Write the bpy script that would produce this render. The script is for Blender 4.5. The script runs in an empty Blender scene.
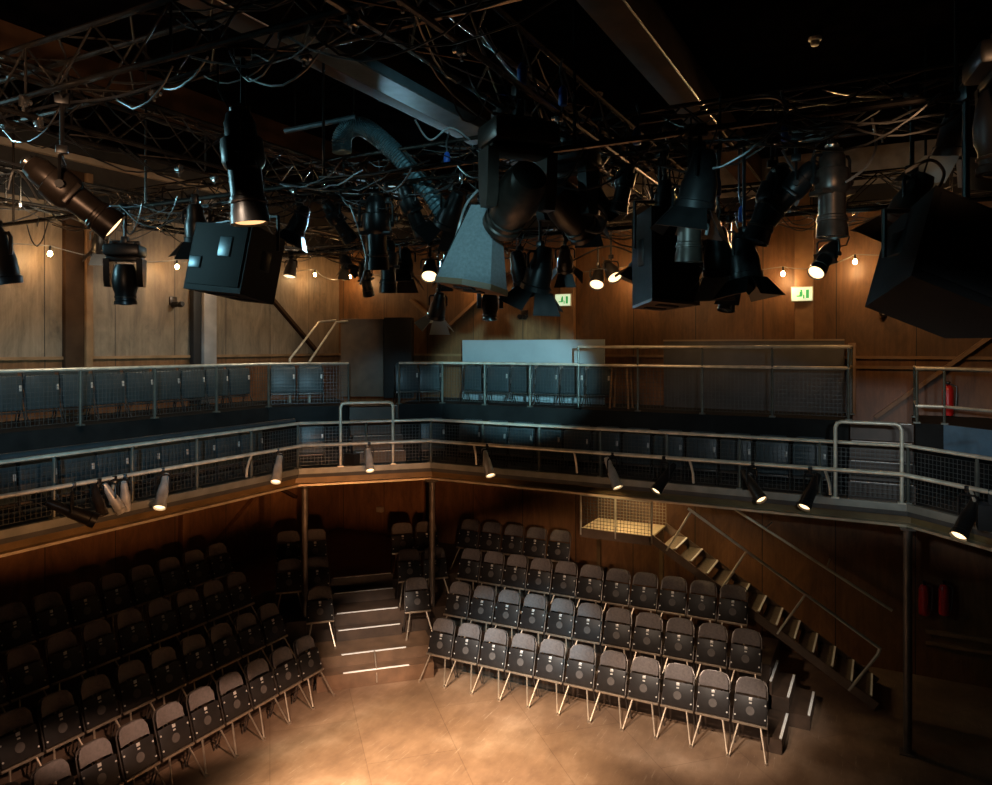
import bpy, bmesh, math, random
from mathutils import Vector, Matrix
random.seed(11)
SC = bpy.context.scene
COL = SC.collection
PI = math.pi
R = math.radians
# ---------------------------------------------------------------- camera
H = 5.5                       # camera height above the stage floor
TH = R(27.9)                  # view axis is turned 27.9 degrees left of the +Y wall direction
F = 735.0; HZ = 347.0
SN, CS = math.sin(TH), math.cos(TH)
def at(px, py, t):            # a point at depth t along the view axis
    u = (px-496)/F; v = (HZ-py)/F
    return Vector((t*(u*CS-SN), t*(u*SN+CS), H+t*v))
def t_y(px, Y): return Y/(((px-496)/F)*SN+CS)
def t_x(px, X): return X/(((px-496)/F)*CS-SN)
cam = bpy.data.cameras.new('camera'); camo = bpy.data.objects.new('camera', cam); COL.objects.link(camo)
camo.location = (0, 0, H); camo.rotation_euler = (R(90), 0, TH)
cam.sensor_width = 36; cam.lens = 36*F/992.0
cam.shift_y = -(392.5-HZ)/992.0
cam.clip_end = 100
SC.camera = camo
# ---------------------------------------------------------------- materials
def nt_mat(name):
    m = bpy.data.materials.new(name); m.use_nodes = True
    nt = m.node_tree; b = nt.nodes['Principled BSDF']
    return m, nt, b
def mat(name, c, rough=.5, metal=0.0, var=.25, scale=6.0, bump=0.0, spec=.5):
    m, nt, b = nt_mat(name)
    tc = nt.nodes.new('ShaderNodeTexCoord'); n = nt.nodes.new('ShaderNodeTexNoise')
    n.inputs['Scale'].default_value = scale; n.inputs['Detail'].default_value = 5
    nt.links.new(tc.outputs['Object'], n.inputs['Vector'])
    r = nt.nodes.new('ShaderNodeValToRGB')
    r.color_ramp.elements[0].position = .3; r.color_ramp.elements[1].position = .7
    r.color_ramp.elements[0].color = (*[x*(1-var) for x in c], 1); r.color_ramp.elements[1].color = (*[min(1, x*(1+var)) for x in c], 1)
    nt.links.new(n.outputs['Fac'], r.inputs['Fac']); nt.links.new(r.outputs['Color'], b.inputs['Base Color'])
    b.inputs['Roughness'].default_value = rough; b.inputs['Metallic'].default_value = metal
    b.inputs['Specular IOR Level'].default_value = spec
    if bump:
        bp = nt.nodes.new('ShaderNodeBump'); bp.inputs['Strength'].default_value = bump; bp.inputs['Distance'].default_value = .01
        n2 = nt.nodes.new('ShaderNodeTexNoise'); n2.inputs['Scale'].default_value = scale*12
        nt.links.new(tc.outputs['Object'], n2.inputs['Vector'])
        nt.links.new(n2.outputs['Fac'], bp.inputs['Height']); nt.links.new(bp.outputs['Normal'], b.inputs['Normal'])
    return m
def glow(name, c, s):
    m, nt, b = nt_mat(name)
    b.inputs['Base Color'].default_value = (*c, 1)
    b.inputs['Emission Color'].default_value = (*c, 1); b.inputs['Emission Strength'].default_value = s
    return m
def wood_wall(name, c0, c1, c2, rough=.45):
    # plywood sheets 1.22 m wide, upright grain, water-stain streaks
    m, nt, b = nt_mat(name); L = nt.links.new; N = nt.nodes.new
    tc = N('ShaderNodeTexCoord'); mp = N('ShaderNodeMapping'); mp.inputs['Scale'].default_value = (14, 14, .7)
    L(tc.outputs['Object'], mp.inputs['Vector'])
    n1 = N('ShaderNodeTexNoise'); n1.inputs['Scale'].default_value = 1.6; n1.inputs['Detail'].default_value = 8; n1.inputs['Roughness'].default_value = .65
    L(mp.outputs['Vector'], n1.inputs['Vector'])
    n2 = N('ShaderNodeTexNoise'); n2.inputs['Scale'].default_value = .9; n2.inputs['Detail'].default_value = 4
    L(tc.outputs['Object'], n2.inputs['Vector'])
    sx = N('ShaderNodeSeparateXYZ'); L(tc.outputs['Object'], sx.inputs[0])
    ad = N('ShaderNodeMath'); ad.operation = 'ADD'; L(sx.outputs['X'], ad.inputs[0]); L(sx.outputs['Y'], ad.inputs[1])
    dv = N('ShaderNodeMath'); dv.operation = 'DIVIDE'; L(ad.outputs[0], dv.inputs[0]); dv.inputs[1].default_value = 1.22
    fl = N('ShaderNodeMath'); fl.operation = 'FLOOR'; L(dv.outputs[0], fl.inputs[0])
    wn = N('ShaderNodeTexWhiteNoise'); wn.noise_dimensions = '1D'; L(fl.outputs[0], wn.inputs['W'])
    fr = N('ShaderNodeMath'); fr.operation = 'FRACT'; L(dv.outputs[0], fr.inputs[0])
    gt = N('ShaderNodeMath'); gt.operation = 'LESS_THAN'; L(fr.outputs[0], gt.inputs[0]); gt.inputs[1].default_value = .012
    rp = N('ShaderNodeValToRGB'); rp.color_ramp.elements[0].position = .32; rp.color_ramp.elements[1].position = .68
    rp.color_ramp.elements[0].color = (*c0, 1); rp.color_ramp.elements[1].color = (*c1, 1)
    L(n1.outputs['Fac'], rp.inputs['Fac'])
    mx = N('ShaderNodeMix'); mx.data_type = 'RGBA'; L(n2.outputs['Fac'], mx.inputs['Factor'])
    L(rp.outputs['Color'], mx.inputs['A']); mx.inputs['B'].default_value = (*c2, 1)
    hs = N('ShaderNodeHueSaturation'); L(mx.outputs['Result'], hs.inputs['Color'])
    mr = N('ShaderNodeMapRange'); L(wn.outputs['Value'], mr.inputs['Value']); mr.inputs['To Min'].default_value = .8; mr.inputs['To Max'].default_value = 1.2
    mp3 = N('ShaderNodeMapping'); mp3.inputs['Scale'].default_value = (2.2, 2.2, .8); L(tc.outputs['Object'], mp3.inputs['Vector'])
    n3 = N('ShaderNodeTexNoise'); n3.inputs['Scale'].default_value = 1.3; n3.inputs['Detail'].default_value = 9; n3.inputs['Roughness'].default_value = .72; n3.inputs['Distortion'].default_value = .8
    L(mp3.outputs['Vector'], n3.inputs['Vector'])
    mr3 = N('ShaderNodeMapRange'); L(n3.outputs['Fac'], mr3.inputs['Value']); mr3.inputs['From Min'].default_value = .3; mr3.inputs['From Max'].default_value = .7; mr3.inputs['To Min'].default_value = .5; mr3.inputs['To Max'].default_value = 1.35
    mm = N('ShaderNodeMath'); mm.operation = 'MULTIPLY'; L(mr.outputs['Result'], mm.inputs[0]); L(mr3.outputs['Result'], mm.inputs[1])
    L(mm.outputs[0], hs.inputs['Value'])
    mx2 = N('ShaderNodeMix'); mx2.data_type = 'RGBA'; L(gt.outputs[0], mx2.inputs['Factor'])
    L(hs.outputs['Color'], mx2.inputs['A']); mx2.inputs['B'].default_value = (.02, .012, .008, 1)
    L(mx2.outputs['Result'], b.inputs['Base Color'])
    b.inputs['Roughness'].default_value = rough
    return m
def floor_mat():
    m, nt, b = nt_mat('worn_floor'); L = nt.links.new; N = nt.nodes.new
    tc = N('ShaderNodeTexCoord')
    n1 = N('ShaderNodeTexNoise'); n1.inputs['Scale'].default_value = .9; n1.inputs['Detail'].default_value = 7; n1.inputs['Roughness'].default_value = .62
    L(tc.outputs['Object'], n1.inputs['Vector'])
    mp = N('ShaderNodeMapping'); mp.inputs['Scale'].default_value = (1.6, .7, 1); mp.inputs['Rotation'].default_value = (0, 0, R(38))
    L(tc.outputs['Object'], mp.inputs['Vector'])
    n2 = N('ShaderNodeTexNoise'); n2.inputs['Scale'].default_value = 2.4; n2.inputs['Detail'].default_value = 9; n2.inputs['Roughness'].default_value = .7
    L(mp.outputs['Vector'], n2.inputs['Vector'])
    rp = N('ShaderNodeValToRGB')
    e = rp.color_ramp.elements; e[0].position = .25; e[0].color = (.135, .082, .053, 1); e[1].position = .78; e[1].color = (.34, .24, .165, 1)
    k = e.new(.5); k.color = (.21, .132, .082, 1)
    L(n1.outputs['Fac'], rp.inputs['Fac'])
    rp2 = N('ShaderNodeValToRGB'); e = rp2.color_ramp.elements; e[0].position = .32; e[0].color = (.74, .71, .69, 1); e[1].position = .68; e[1].color = (1.12, 1.1, 1.08, 1)
    L(n2.outputs['Fac'], rp2.inputs['Fac'])
    mx = N('ShaderNodeMix'); mx.data_type = 'RGBA'; mx.blend_type = 'MULTIPLY'; mx.inputs['Factor'].default_value = 1
    L(rp.outputs['Color'], mx.inputs['A']); L(rp2.outputs['Color'], mx.inputs['B'])
    # board seams
    br = N('ShaderNodeTexBrick'); br.inputs['Scale'].default_value = 1; br.inputs['Brick Width'].default_value = 2.44; br.inputs['Row Height'].default_value = 1.22
    br.inputs['Mortar Size'].default_value = .006; br.inputs['Color1'].default_value = (1, 1, 1, 1); br.inputs['Color2'].default_value = (.9, .9, .9, 1); br.inputs['Mortar'].default_value = (.72, .7, .68, 1)
    mpb = N('ShaderNodeMapping'); mpb.inputs['Rotation'].default_value = (0, 0, R(45)); L(tc.outputs['Object'], mpb.inputs['Vector']); L(mpb.outputs['Vector'], br.inputs['Vector'])
    mx3 = N('ShaderNodeMix'); mx3.data_type = 'RGBA'; mx3.blend_type = 'MULTIPLY'; mx3.inputs['Factor'].default_value = 1
    L(mx.outputs['Result'], mx3.inputs['A']); L(br.outputs['Color'], mx3.inputs['B'])
    # scuffs: long thin streaks
    mps = N('ShaderNodeMapping'); mps.inputs['Scale'].default_value = (16, .9, 1); mps.inputs['Rotation'].default_value = (0, 0, R(-24)); L(tc.outputs['Object'], mps.inputs['Vector'])
    v = N('ShaderNodeTexNoise'); v.inputs['Scale'].default_value = 2.2; v.inputs['Detail'].default_value = 4; v.inputs['Roughness'].default_value = .8
    L(mps.outputs['Vector'], v.inputs['Vector'])
    rs = N('ShaderNodeValToRGB'); e = rs.color_ramp.elements; e[0].position = .60; e[0].color = (0, 0, 0, 1); e[1].position = .70; e[1].color = (.55, .55, .55, 1)
    L(v.outputs['Fac'], rs.inputs['Fac'])
    mx4 = N('ShaderNodeMix'); mx4.data_type = 'RGBA'; L(rs.outputs['Color'], mx4.inputs['Factor']); L(mx3.outputs['Result'], mx4.inputs['A']); mx4.inputs['B'].default_value = (.42, .33, .24, 1)
    L(mx4.outputs['Result'], b.inputs['Base Color'])
    mr = N('ShaderNodeMapRange'); L(n2.outputs['Fac'], mr.inputs['Value']); mr.inputs['To Min'].default_value = .38; mr.inputs['To Max'].default_value = .62
    L(mr.outputs['Result'], b.inputs['Roughness'])
    b.inputs['Specular IOR Level'].default_value = .3
    return m
M = dict(
    floor=floor_mat(),
    wood=wood_wall('plywood', (.115, .050, .018), (.215, .108, .042), (.135, .065, .026)),
    wood_grey=wood_wall('weathered_plywood', (.155, .105, .062), (.27, .195, .125), (.24, .185, .13)),
    wood_low=wood_wall('dark_plywood', (.16, .066, .026), (.25, .115, .046), (.17, .075, .03)),
    timber=mat('timber_post', (.24, .13, .06), .5, 0, .25, 4),
    steel_post=mat('painted_steel_post', (.30, .27, .25), .45, .1, .2, 3),
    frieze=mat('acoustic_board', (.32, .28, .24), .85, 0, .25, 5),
    black=mat('black_paint', (.010, .009, .009), .6, 0, .3, 5),
    tierpaint=mat('tier_paint', (.009, .0095, .0095), .8, 0, .35, 4, 0, .2),
    post=mat('rail_post_shade', (.10, .105, .088), .42, .3, .25, 6),  # posts darkened as if only the rails catch light
    frieze_shade=mat('shaded_acoustic_board', (.035, .028, .022), .9, 0, .3, 5),  # frieze board darkened to stand for shade on the left wall
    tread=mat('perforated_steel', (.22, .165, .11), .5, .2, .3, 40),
    landing=mat('lit_landing_grid', (.52, .41, .26), .5, .2, .3, 40),  # lighter than the treads, to imitate strong light on the landing
    silver=mat('silver_lamp_shell', (.50, .49, .47), .32, .35, .2, 10),
    ceil=mat('ceiling_black', (.0024, .002, .002), 1, 0, .5, 3, 0, 0),
    beam=mat('ceiling_beam', (.05, .025, .012), .8, 0, .3, 3, 0, .15),
    riser=mat('riser_ply', (.055, .032, .020), .5, 0, .35, 4),
    stepwood=mat('step_ply', (.13, .072, .040), .45, 0, .3, 4),
    nosing=mat('white_nosing', (.86, .83, .78), .5, 0, .08, 9),
    fabric=mat('charcoal_fabric', (.115, .094, .087), .7, 0, .22, 30, .3),
    panel=mat('black_seat_board', (.016, .013, .012), .48, 0, .25, 8, 0, .3),
    patch=mat('grey_patch', (.075, .062, .055), .6, 0, .15, 20),
    plate=mat('silver_plate', (.6, .57, .53), .4, .3, .08, 9),
    tube=mat('dark_tube', (.12, .10, .088), .4, .7, .2, 8),
    leg=mat('leg_steel', (.42, .33, .245), .42, .75, .2, 10),
    rail=mat('gallery_tube', (.60, .55, .44), .36, .35, .25, 6),
    mesh=mat('wire_mesh', (.075, .082, .08), .45, .4, .2, 6),
    deck=mat('gallery_deck', (.05, .045, .04), .7, 0, .3, 4),
    edge=mat('deck_edge_plate', (.24, .235, .20), .5, .35, .25, 4),
    girder=mat('girder', (.19, .115, .045), .45, .2, .28, 3),
    flange=mat('flange', (.55, .43, .29), .4, .4, .25, 4),
    column=mat('column', (.13, .105, .085), .42, .5, .25, 5),
    bluepad=mat('blue_black_vinyl', (.028, .043, .050), .42, 0, .2, 6),
    flat=mat('pale_blue_grey_board', (.30, .36, .385), .6, 0, .10, 2),
    flat_dark=mat('charcoal_board', (.075, .07, .068), .6, 0, .25, 2),
    bluepanel=mat('blue_paint', (.08, .14, .2), .55, 0, .25, 4),
    plybrown=mat('brown_hardboard', (.13, .085, .055), .5, 0, .3, 3),
    truss=mat('truss_black', (.12, .105, .092), .24, .92, .35, 9),
    fixture=mat('fixture_black', (.010, .009, .009), .36, .2, .3, 10),
    fixture_grey=mat('fixture_bronze', (.045, .033, .026), .36, .5, .3, 10),
    chrome=mat('bare_metal', (.5, .48, .46), .25, .95, .15, 10),
    speaker_pale=mat('speaker_grey', (.23, .26, .27), .75, 0, .15, 40, .2),
    speaker_black=mat('speaker_black', (.008, .0075, .0075), .7, 0, .25, 30, .2, .25),
    grille_or_shade=mat('speaker_slot', (.006, .006, .006), .8, 0, .2, 10),
    lens=mat('dark_lens', (.03, .04, .05), .08, 0, .1, 4, 0, .8),
    tray=mat('cable_tray', (.13, .17, .19), .4, .6, .2, 6),
    hose=mat('foil_hose', (.10, .17, .19), .45, .5, .25, 20),
    tangle=mat('cable_tangle', (.012, .012, .013), .32, 0, .5, 10, 0, .8),
    cable=mat('cable_black', (.02, .02, .022), .35, 0, .2, 10, 0, .7),
    cable_grey=mat('cable_grey', (.16, .16, .16), .35, 0, .2, 10, 0, .7),
    bluecon=mat('blue_connector', (.02, .09, .42), .4, 0, .15, 10),
    red=mat('extinguisher_red', (.55, .02, .02), .3, 0, .12, 6),
    white=mat('white_plastic', (.75, .7, .63), .5, 0, .06, 6),
    cream=mat('cream_paint', (.34, .25, .17), .55, 0, .15, 3),
    lit=glow('lit_lens', (1, .68, .36), 2.6),
    bulb=glow('lit_bulb', (1, .62, .25), 60),
    exit=glow('exit_face', (.75, .95, .62), .75),
    exitg=glow('exit_green', (.05, .42, .12), .5),
    dimlit=glow('dim_lit_lens', (1, .55, .24), 1.5),
)
# ---------------------------------------------------------------- mesh helpers
I4 = Matrix.Identity(4)
def T(x, y, z): return Matrix.Translation((x, y, z))
def RX(a): return Matrix.Rotation(a, 4, 'X')
def RY(a): return Matrix.Rotation(a, 4, 'Y')
def RZ(a): return Matrix.Rotation(a, 4, 'Z')
class MB:
    def __init__(s): s.bm = bmesh.new()
    def box(s, c, size, m=I4, bev=0):
        r = bmesh.ops.create_cube(s.bm, size=1, matrix=m @ T(*c) @ Matrix.Diagonal((*size, 1)))
        if bev:
            ed = list({e for v in r['verts'] for e in v.link_edges})
            bmesh.ops.bevel(s.bm, geom=ed, offset=bev, segments=2, affect='EDGES', profile=.5)
        return s
    def tube(s, pts, r, n=8, m=I4, cap=True):
        P = [m @ Vector(p) for p in pts]
        rings = []; up = None
        for i, p in enumerate(P):
            a = (P[i]-P[i-1]).normalized() if i else None
            b = (P[i+1]-P[i]).normalized() if i < len(P)-1 else None
            t = (a+b) if a and b else (a or b)
            if t.length < 1e-6: t = a
            t = t.normalized()
            if up is None:
                up = Vector((0, 0, 1)) if abs(t.z) < .9 else Vector((1, 0, 0))
            x = up - t*up.dot(t)
            if x.length < 1e-4: x = t.orthogonal()
            x.normalize(); up = x; y = t.cross(x)
            rr = r
            if a and b:
                k = max(.4, math.sqrt(max(.01, (1+a.dot(b))/2))); rr = r/min(1, max(.75, k))
            rings.append([s.bm.verts.new(p + x*rr*math.cos(2*PI*j/n) + y*rr*math.sin(2*PI*j/n)) for j in range(n)])
        for A, B in zip(rings, rings[1:]):
            for j in range(n): s.bm.faces.new((A[j], A[(j+1) % n], B[(j+1) % n], B[j]))
        if cap:
            s.bm.faces.new(rings[0][::-1]); s.bm.faces.new(rings[-1])
        return s
    def lathe(s, prof, n=16, m=I4):
        rings = []
        for r, z in prof:
            rings.append([s.bm.verts.new(m @ Vector((max(r, 1e-4)*math.cos(2*PI*j/n), max(r, 1e-4)*math.sin(2*PI*j/n), z))) for j in range(n)])
        for A, B in zip(rings, rings[1:]):
            for j in range(n): s.bm.faces.new((A[j], A[(j+1) % n], B[(j+1) % n], B[j]))
        s.bm.faces.new(rings[0][::-1]); s.bm.faces.new(rings[-1])
        return s
    def prism(s, poly, z0, z1, m=I4):
        a = [s.bm.verts.new(m @ Vector((x, y, z0))) for x, y in poly]
        b = [s.bm.verts.new(m @ Vector((x, y, z1))) for x, y in poly]
        n = len(poly)
        s.bm.faces.new(a[::-1]); s.bm.faces.new(b)
        for i in range(n): s.bm.faces.new((a[i], a[(i+1) % n], b[(i+1) % n], b[i]))
        return s
    def hexa(s, bot, top, m=I4):
        a = [s.bm.verts.new(m @ Vector(p)) for p in bot]; b = [s.bm.verts.new(m @ Vector(p)) for p in top]
        s.bm.faces.new(a[::-1]); s.bm.faces.new(b)
        n = len(a)
        for i in range(n): s.bm.faces.new((a[i], a[(i+1) % n], b[(i+1) % n], b[i]))
        return s
    def pad(s, w, h, th, rad, curve, m=I4, nx=12, nz=5):
        # cushion with rounded upper corners, bowed across its width
        fr, bk = [], []
        for i in range(nx+1):
            x = -w/2+w*i/nx; ax = w/2-abs(x)
            top = h if ax >= rad else h-rad+math.sqrt(max(0, rad*rad-(rad-ax)**2))
            y0 = curve*(2*x/w)**2
            f, k = [], []
            for j in range(nz+1):
                z = top*j/nz
                e = min(1, .35+min(ax, z+.02, top-z+.0)*18)
                f.append(s.bm.verts.new(m @ Vector((x, -y0-th/2*e, z)))); k.append(s.bm.verts.new(m @ Vector((x, -y0+th/2*e, z))))
            fr.append(f); bk.append(k)
        fc = s.bm.faces.new
        for i in range(nx):
            for j in range(nz):
                fc((fr[i][j], fr[i+1][j], fr[i+1][j+1], fr[i][j+1])); fc((bk[i][j], bk[i][j+1], bk[i+1][j+1], bk[i+1][j]))
            fc((fr[i][0], bk[i][0], bk[i+1][0], fr[i+1][0])); fc((fr[i][nz], fr[i+1][nz], bk[i+1][nz], bk[i][nz]))
        for j in range(nz):
            fc((fr[0][j], fr[0][j+1], bk[0][j+1], bk[0][j])); fc((fr[nx][j], bk[nx][j], bk[nx][j+1], fr[nx][j+1]))
        return s
    def build(s, name, m, parent=None, smooth=True):
        bmesh.ops.recalc_face_normals(s.bm, faces=s.bm.faces[:])
        me = bpy.data.meshes.new(name); s.bm.to_mesh(me); s.bm.free()
        if smooth:
            for p in me.polygons: p.use_smooth = True
            me.set_sharp_from_angle(angle=R(38))
        me.materials.append(M[m] if isinstance(m, str) else m)
        o = bpy.data.objects.new(name, me); COL.objects.link(o)
        if parent: o.parent = parent
        return o
def tag(o, label, cat, group=None):
    o['label'] = label; o['category'] = cat
    if group: o['group'] = group
    return o
def struct(o): o['kind'] = 'structure'; return o
def empty(name, label, cat, loc=(0, 0, 0), rz=0, group=None):
    o = bpy.data.objects.new(name, None); COL.objects.link(o); o.empty_display_size = .1
    o.location = loc; o.rotation_euler = (0, 0, rz)
    return tag(o, label, cat, group)
def copy_tree(o, parent=None):
    c = o.copy(); COL.objects.link(c)
    if parent: c.parent = parent
    for ch in list(KIDS.get(o.name, [])): copy_tree(ch, c)
    return c
KIDS = {}
def index_kids(root):
    for ch in root.children:
        KIDS.setdefault(root.name, []).append(ch); index_kids(ch)
ORD = 'first second third fourth fifth sixth seventh eighth ninth tenth eleventh twelfth thirteenth fourteenth fifteenth sixteenth'.split()
# ---------------------------------------------------------------- the room
XL, XR, YF, YB, ZC = -11.9, 6.0, 14.2, -4.5, 8.95
struct(MB().box(((XL+XR)/2, (YF+YB)/2, -.05), (XR-XL+.6, YF-YB+.6, .1)).build('floor', 'floor'))
struct(MB().box(((XL+XR)/2, (YF+YB)/2, ZC+.05), (XR-XL+.6, YF-YB+.6, .1)).build('ceiling', 'ceil'))
def wall(name, m, lo, hi): 
    c = [(a+b)/2 for a, b in zip(lo, hi)]; return struct(MB().box(c, [b-a for a, b in zip(lo, hi)]).build(name, m))
ZD, ZW = 5.32, 7.85           # dado height, top of the upper plywood
wl = wall('wall_left', 'wood_low', (XL-.2, YB, 0), (XL, YF, ZD))
wf = wall('wall_far', 'wood_low', (XL-.2, YF, 0), (XR, YF+.2, ZD))
o = MB().box((XL-.1+.015, (YB+YF)/2, (ZD+ZW)/2), (.2, YF-YB, ZW-ZD)).build('upper_panelling', 'wood_grey', wl)
o = MB().box((XL-.1+.02, (YB+YF)/2, (8.3+ZC)/2), (.2, YF-YB, ZC-8.3)).build('frieze', 'frieze_shade', wl)
o = MB().box((XL-.1, (YB+YF)/2, (ZW+8.3)/2), (.2, YF-YB, 8.3-ZW)).build('dark_band', 'black', wl)
o = MB().box(((XL+XR)/2, YF+.1-.015, (ZD+ZW)/2), (XR-XL, .2, ZW-ZD)).build('upper_panelling', 'wood', wf)
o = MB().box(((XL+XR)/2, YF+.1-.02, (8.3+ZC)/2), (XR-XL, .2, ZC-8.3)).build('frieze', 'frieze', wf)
o = MB().box(((XL+XR)/2, YF+.1, (ZW+8.3)/2), (XR-XL, .2, 8.3-ZW)).build('dark_band', 'black', wf)
wall('wall_right', 'wood_low', (XR, YB, 0), (XR+.2, YF+.2, ZC))
wall('wall_near', 'black', (XL-.2, YB-.2, 0), (XR+.2, YB, ZC))
# dado rails, a cream line along the top of the left wall
struct(MB().box((XL+.03, (YB+YF)/2, ZD), (.06, YF-YB, .05)).build('trim_1', 'timber'))
struct(MB().box(((XL+XR)/2+.03, YF-.03, ZD), (XR-XL-.06, .06, .05)).build('trim_2', 'timber'))
struct(MB().box(((XL+XR)/2+.03, YF-.03, ZD-.17), (XR-XL-.06, .06, .05)).build('trim_3', 'timber'))
struct(MB().box((XL+.09, 4.2, 8.62), (.1, 14, .1)).build('trim_4', 'cream'))
struct(MB().box((2.9, YF-.03, .77), (4.6, .06, .07)).build('trim_5', 'timber'))
struct(MB().box((2.9, YF-.03, .58), (4.6, .06, .05)).build('trim_6', 'timber'))
# steel and timber posts on the walls, diagonal braces
def post(name, c, s, m, label, group=None):
    return tag(MB().box(c, s, bev=.01).build(name, m), label, 'wall post', group)
post('wall_post', (XL+.09, 7.68, 6.4), (.14, .12, 4.0), 'timber', 'brown timber post on the grey wall between the hanging lamp and mover')
post('wall_post', (XL+.07, 7.45, 6.4), (.1, .32, 4.0), 'beam', 'broad dark brown board beside the first timber wall post')
post('wall_post', (XL+.12, 10.12, 6.4), (.18, .30, 4.0), 'steel_post', 'pale painted steel post on the grey wall near the black loudspeaker')
post('wall_post', (XL+.09, 9.86, 6.4), (.12, .18, 4.0), 'black', 'thin black post beside the pale steel wall post')
post('wall_post', (-5.78, YF-.1, 6.4), (.3, .14, 4.0), 'timber', 'amber timber post on the far wall beside an exit sign')
post('wall_post', (-1.27, YF-.1, 6.4), (.3, .14, 4.0), 'timber', 'amber timber post under the exit sign above the charcoal board')
post('wall_post', (3.2, YF-.1, 6.4), (.3, .14, 4.0), 'timber', 'amber timber post behind the crossed braces')
def brace(a, b, label, m='timber', r=.055):
    a, b = Vector(a), Vector(b); d = b-a
    mb = MB(); q = d.to_track_quat('Z', 'Y').to_matrix().to_4x4()
    mb.box((0, 0, d.length/2), (r*2, r*1.2, d.length), T(*a) @ q)
    return tag(mb.build('diagonal_brace', m), label, 'brace')
wy = YF-.085; wx = XL+.085
brace((wx, 10.7, 7.5), (wx, 13.3, 5.4), 'long dark diagonal brace sloping down beside the black loudspeaker', 'beam')
brace((-8.75, wy, 5.9), (-7.2, wy, 7.1), 'diagonal brace rising from the V joint behind pale blue board')
brace((-8.8, wy, 5.9), (-9.7, wy, 6.6), 'short diagonal brace meeting the V joint beside the brown booth')
brace((-.15, wy, 4.3), (2.6, wy, 6.6), 'long diagonal brace rising from the seats towards the large hanging cabinet')
brace((1.0, wy, 6.5), (2.4, wy, 5.2), 'diagonal brace crossing the longer one by the extinguisher')
# lower-storey wall posts and braces under the gallery
post('wall_post', (XL+.08, 6.2, 2.0), (.14, .14, 3.8), 'wood_low', 'reddish timber post under the side gallery')
post('wall_post', (XL+.08, 9.6, 2.0), (.14, .14, 3.8), 'wood_low', 'reddish timber post behind the end of the shadowed seats')
post('wall_post', (-9.4, YF-.08, 2.4), (.16, .14, 3.2), 'wood_low', 'reddish timber post on the wall above the corner steps')
brace((wx, 10.0, 1.3), (wx, 12.9, 3.4), 'reddish diagonal brace on the lower wall behind the corner seats', 'wood_low')
brace((wx, 10.3, 3.4), (wx, 12.6, 2.1), 'dark brace crossing behind the corner column', 'beam')
# ceiling beams
for i, (x, lb) in enumerate(((-2.18, 'brown ceiling beam beside the smoke detector'), (-5.25, 'brown ceiling beam above the cable tray'), (-8.4, 'dark brown ceiling beam near the grey side wall'))):
    b = tag(MB().box((x, (YF+YB)/2, ZC-.23), (.36, YF-YB, .46), bev=.01).build('ceiling_beam', 'beam'), lb, 'beam', 'ceiling beams')
    MB().tube([(x+.2, YB, ZC-.47), (x+.2, YF, ZC-.47)], .016, 6).build('conduit', 'chrome', b)
# ---------------------------------------------------------------- seating risers (octagonal ring of stepped platforms)
LEV = [(.37, 8.30, 12.30, 10.80), (.755, 9.10, 13.15, 11.60), (1.08, 9.90, 13.95, 12.40)]
riser = empty('seating_riser', 'dark stepped platform carrying the raised seat rows round the stage', 'platform')
for k, (z, xl, n, yf) in enumerate(LEV):
    s2 = n*math.sqrt(2)
    out = LEV[k+1] if k < 2 else None
    xo = out[1]+.3 if out else -XL-.1; yo = out[3]+.3 if out else YF-.1
    xe = (-1.52, -1.52, -4.95)[k]
    poly = [(-xl, 1.0), (-xl, s2-xl), (yf-s2, yf), (xe, yf), (xe, yo)]
    if out:
        so = out[2]*math.sqrt(2)+.3
        poly += [(yo-so, yo), (-xo, so-xo), (-xo, 1.0)]
    else: poly += [(-xo+.0, yo), (-xo, 1.0)]
    MB().prism(poly, 0, z-.03).build('level', 'riser', riser, False)
    MB().prism(poly, z-.03, z).build('deck_board', 'riser', riser, False)
# corner aisle steps
Q = math.sqrt(.5)
def sn(s, n): return Vector(((s-n)*Q, (s+n)*Q, 0))
ais = empty('aisle_steps', 'brown corner steps with white nosings climbing between the two seat banks', 'steps', sn(1.66, 12.0), R(45))
ny = 0
for k, (z, n0, n1, m, w) in enumerate(((.18, 12.0, 12.32, 'stepwood', 1.9), (.36, 12.29, 12.95, 'stepwood', 2.0), (.54, 12.88, 13.18, 'riser', 1.14), (.745, 13.13, 13.72, 'riser', 1.14), (.93, 13.66, 13.98, 'riser', 1.14), (1.13, 13.93, 14.4, 'riser', 1.14))):
    st = MB().box((0, (n0+n1)/2-12.0, z/2+.035), (w, n1-n0, z+.07)).build('step', m, ais)
    MB().box((0, n0-12.0+.02, z+.073), (1.07, .036, .012)).build('nosing', 'nosing', st)
MB().tube([(.0, -.02, .05), (.0, .02, .25), (.0, .28, .45)], .012, 6).build('floor_marker', 'leg', ais)
# end steps of the far bank
es = empty('end_steps', 'black end steps with white nosings beside the foot of the metal staircase', 'steps', (-1.5, 10.55, 0))
for (x0, x1, y0, y1, z) in ((0, .27, 0, .84, .2), (.24, .55, .86, 1.75, .2), (0, .27, .86, 1.75, .4), (-.0, .03, .86, 1.75, .58)):
    st = MB().box(((x0+x1)/2, (y0+y1)/2, z/2), (x1-x0, y1-y0, z)).build('step', 'riser', es)
    MB().box((x1-.02, (y0+y1)/2, z+.005), (.035, y1-y0-.08, .01)).build('nosing', 'nosing', st)
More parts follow.
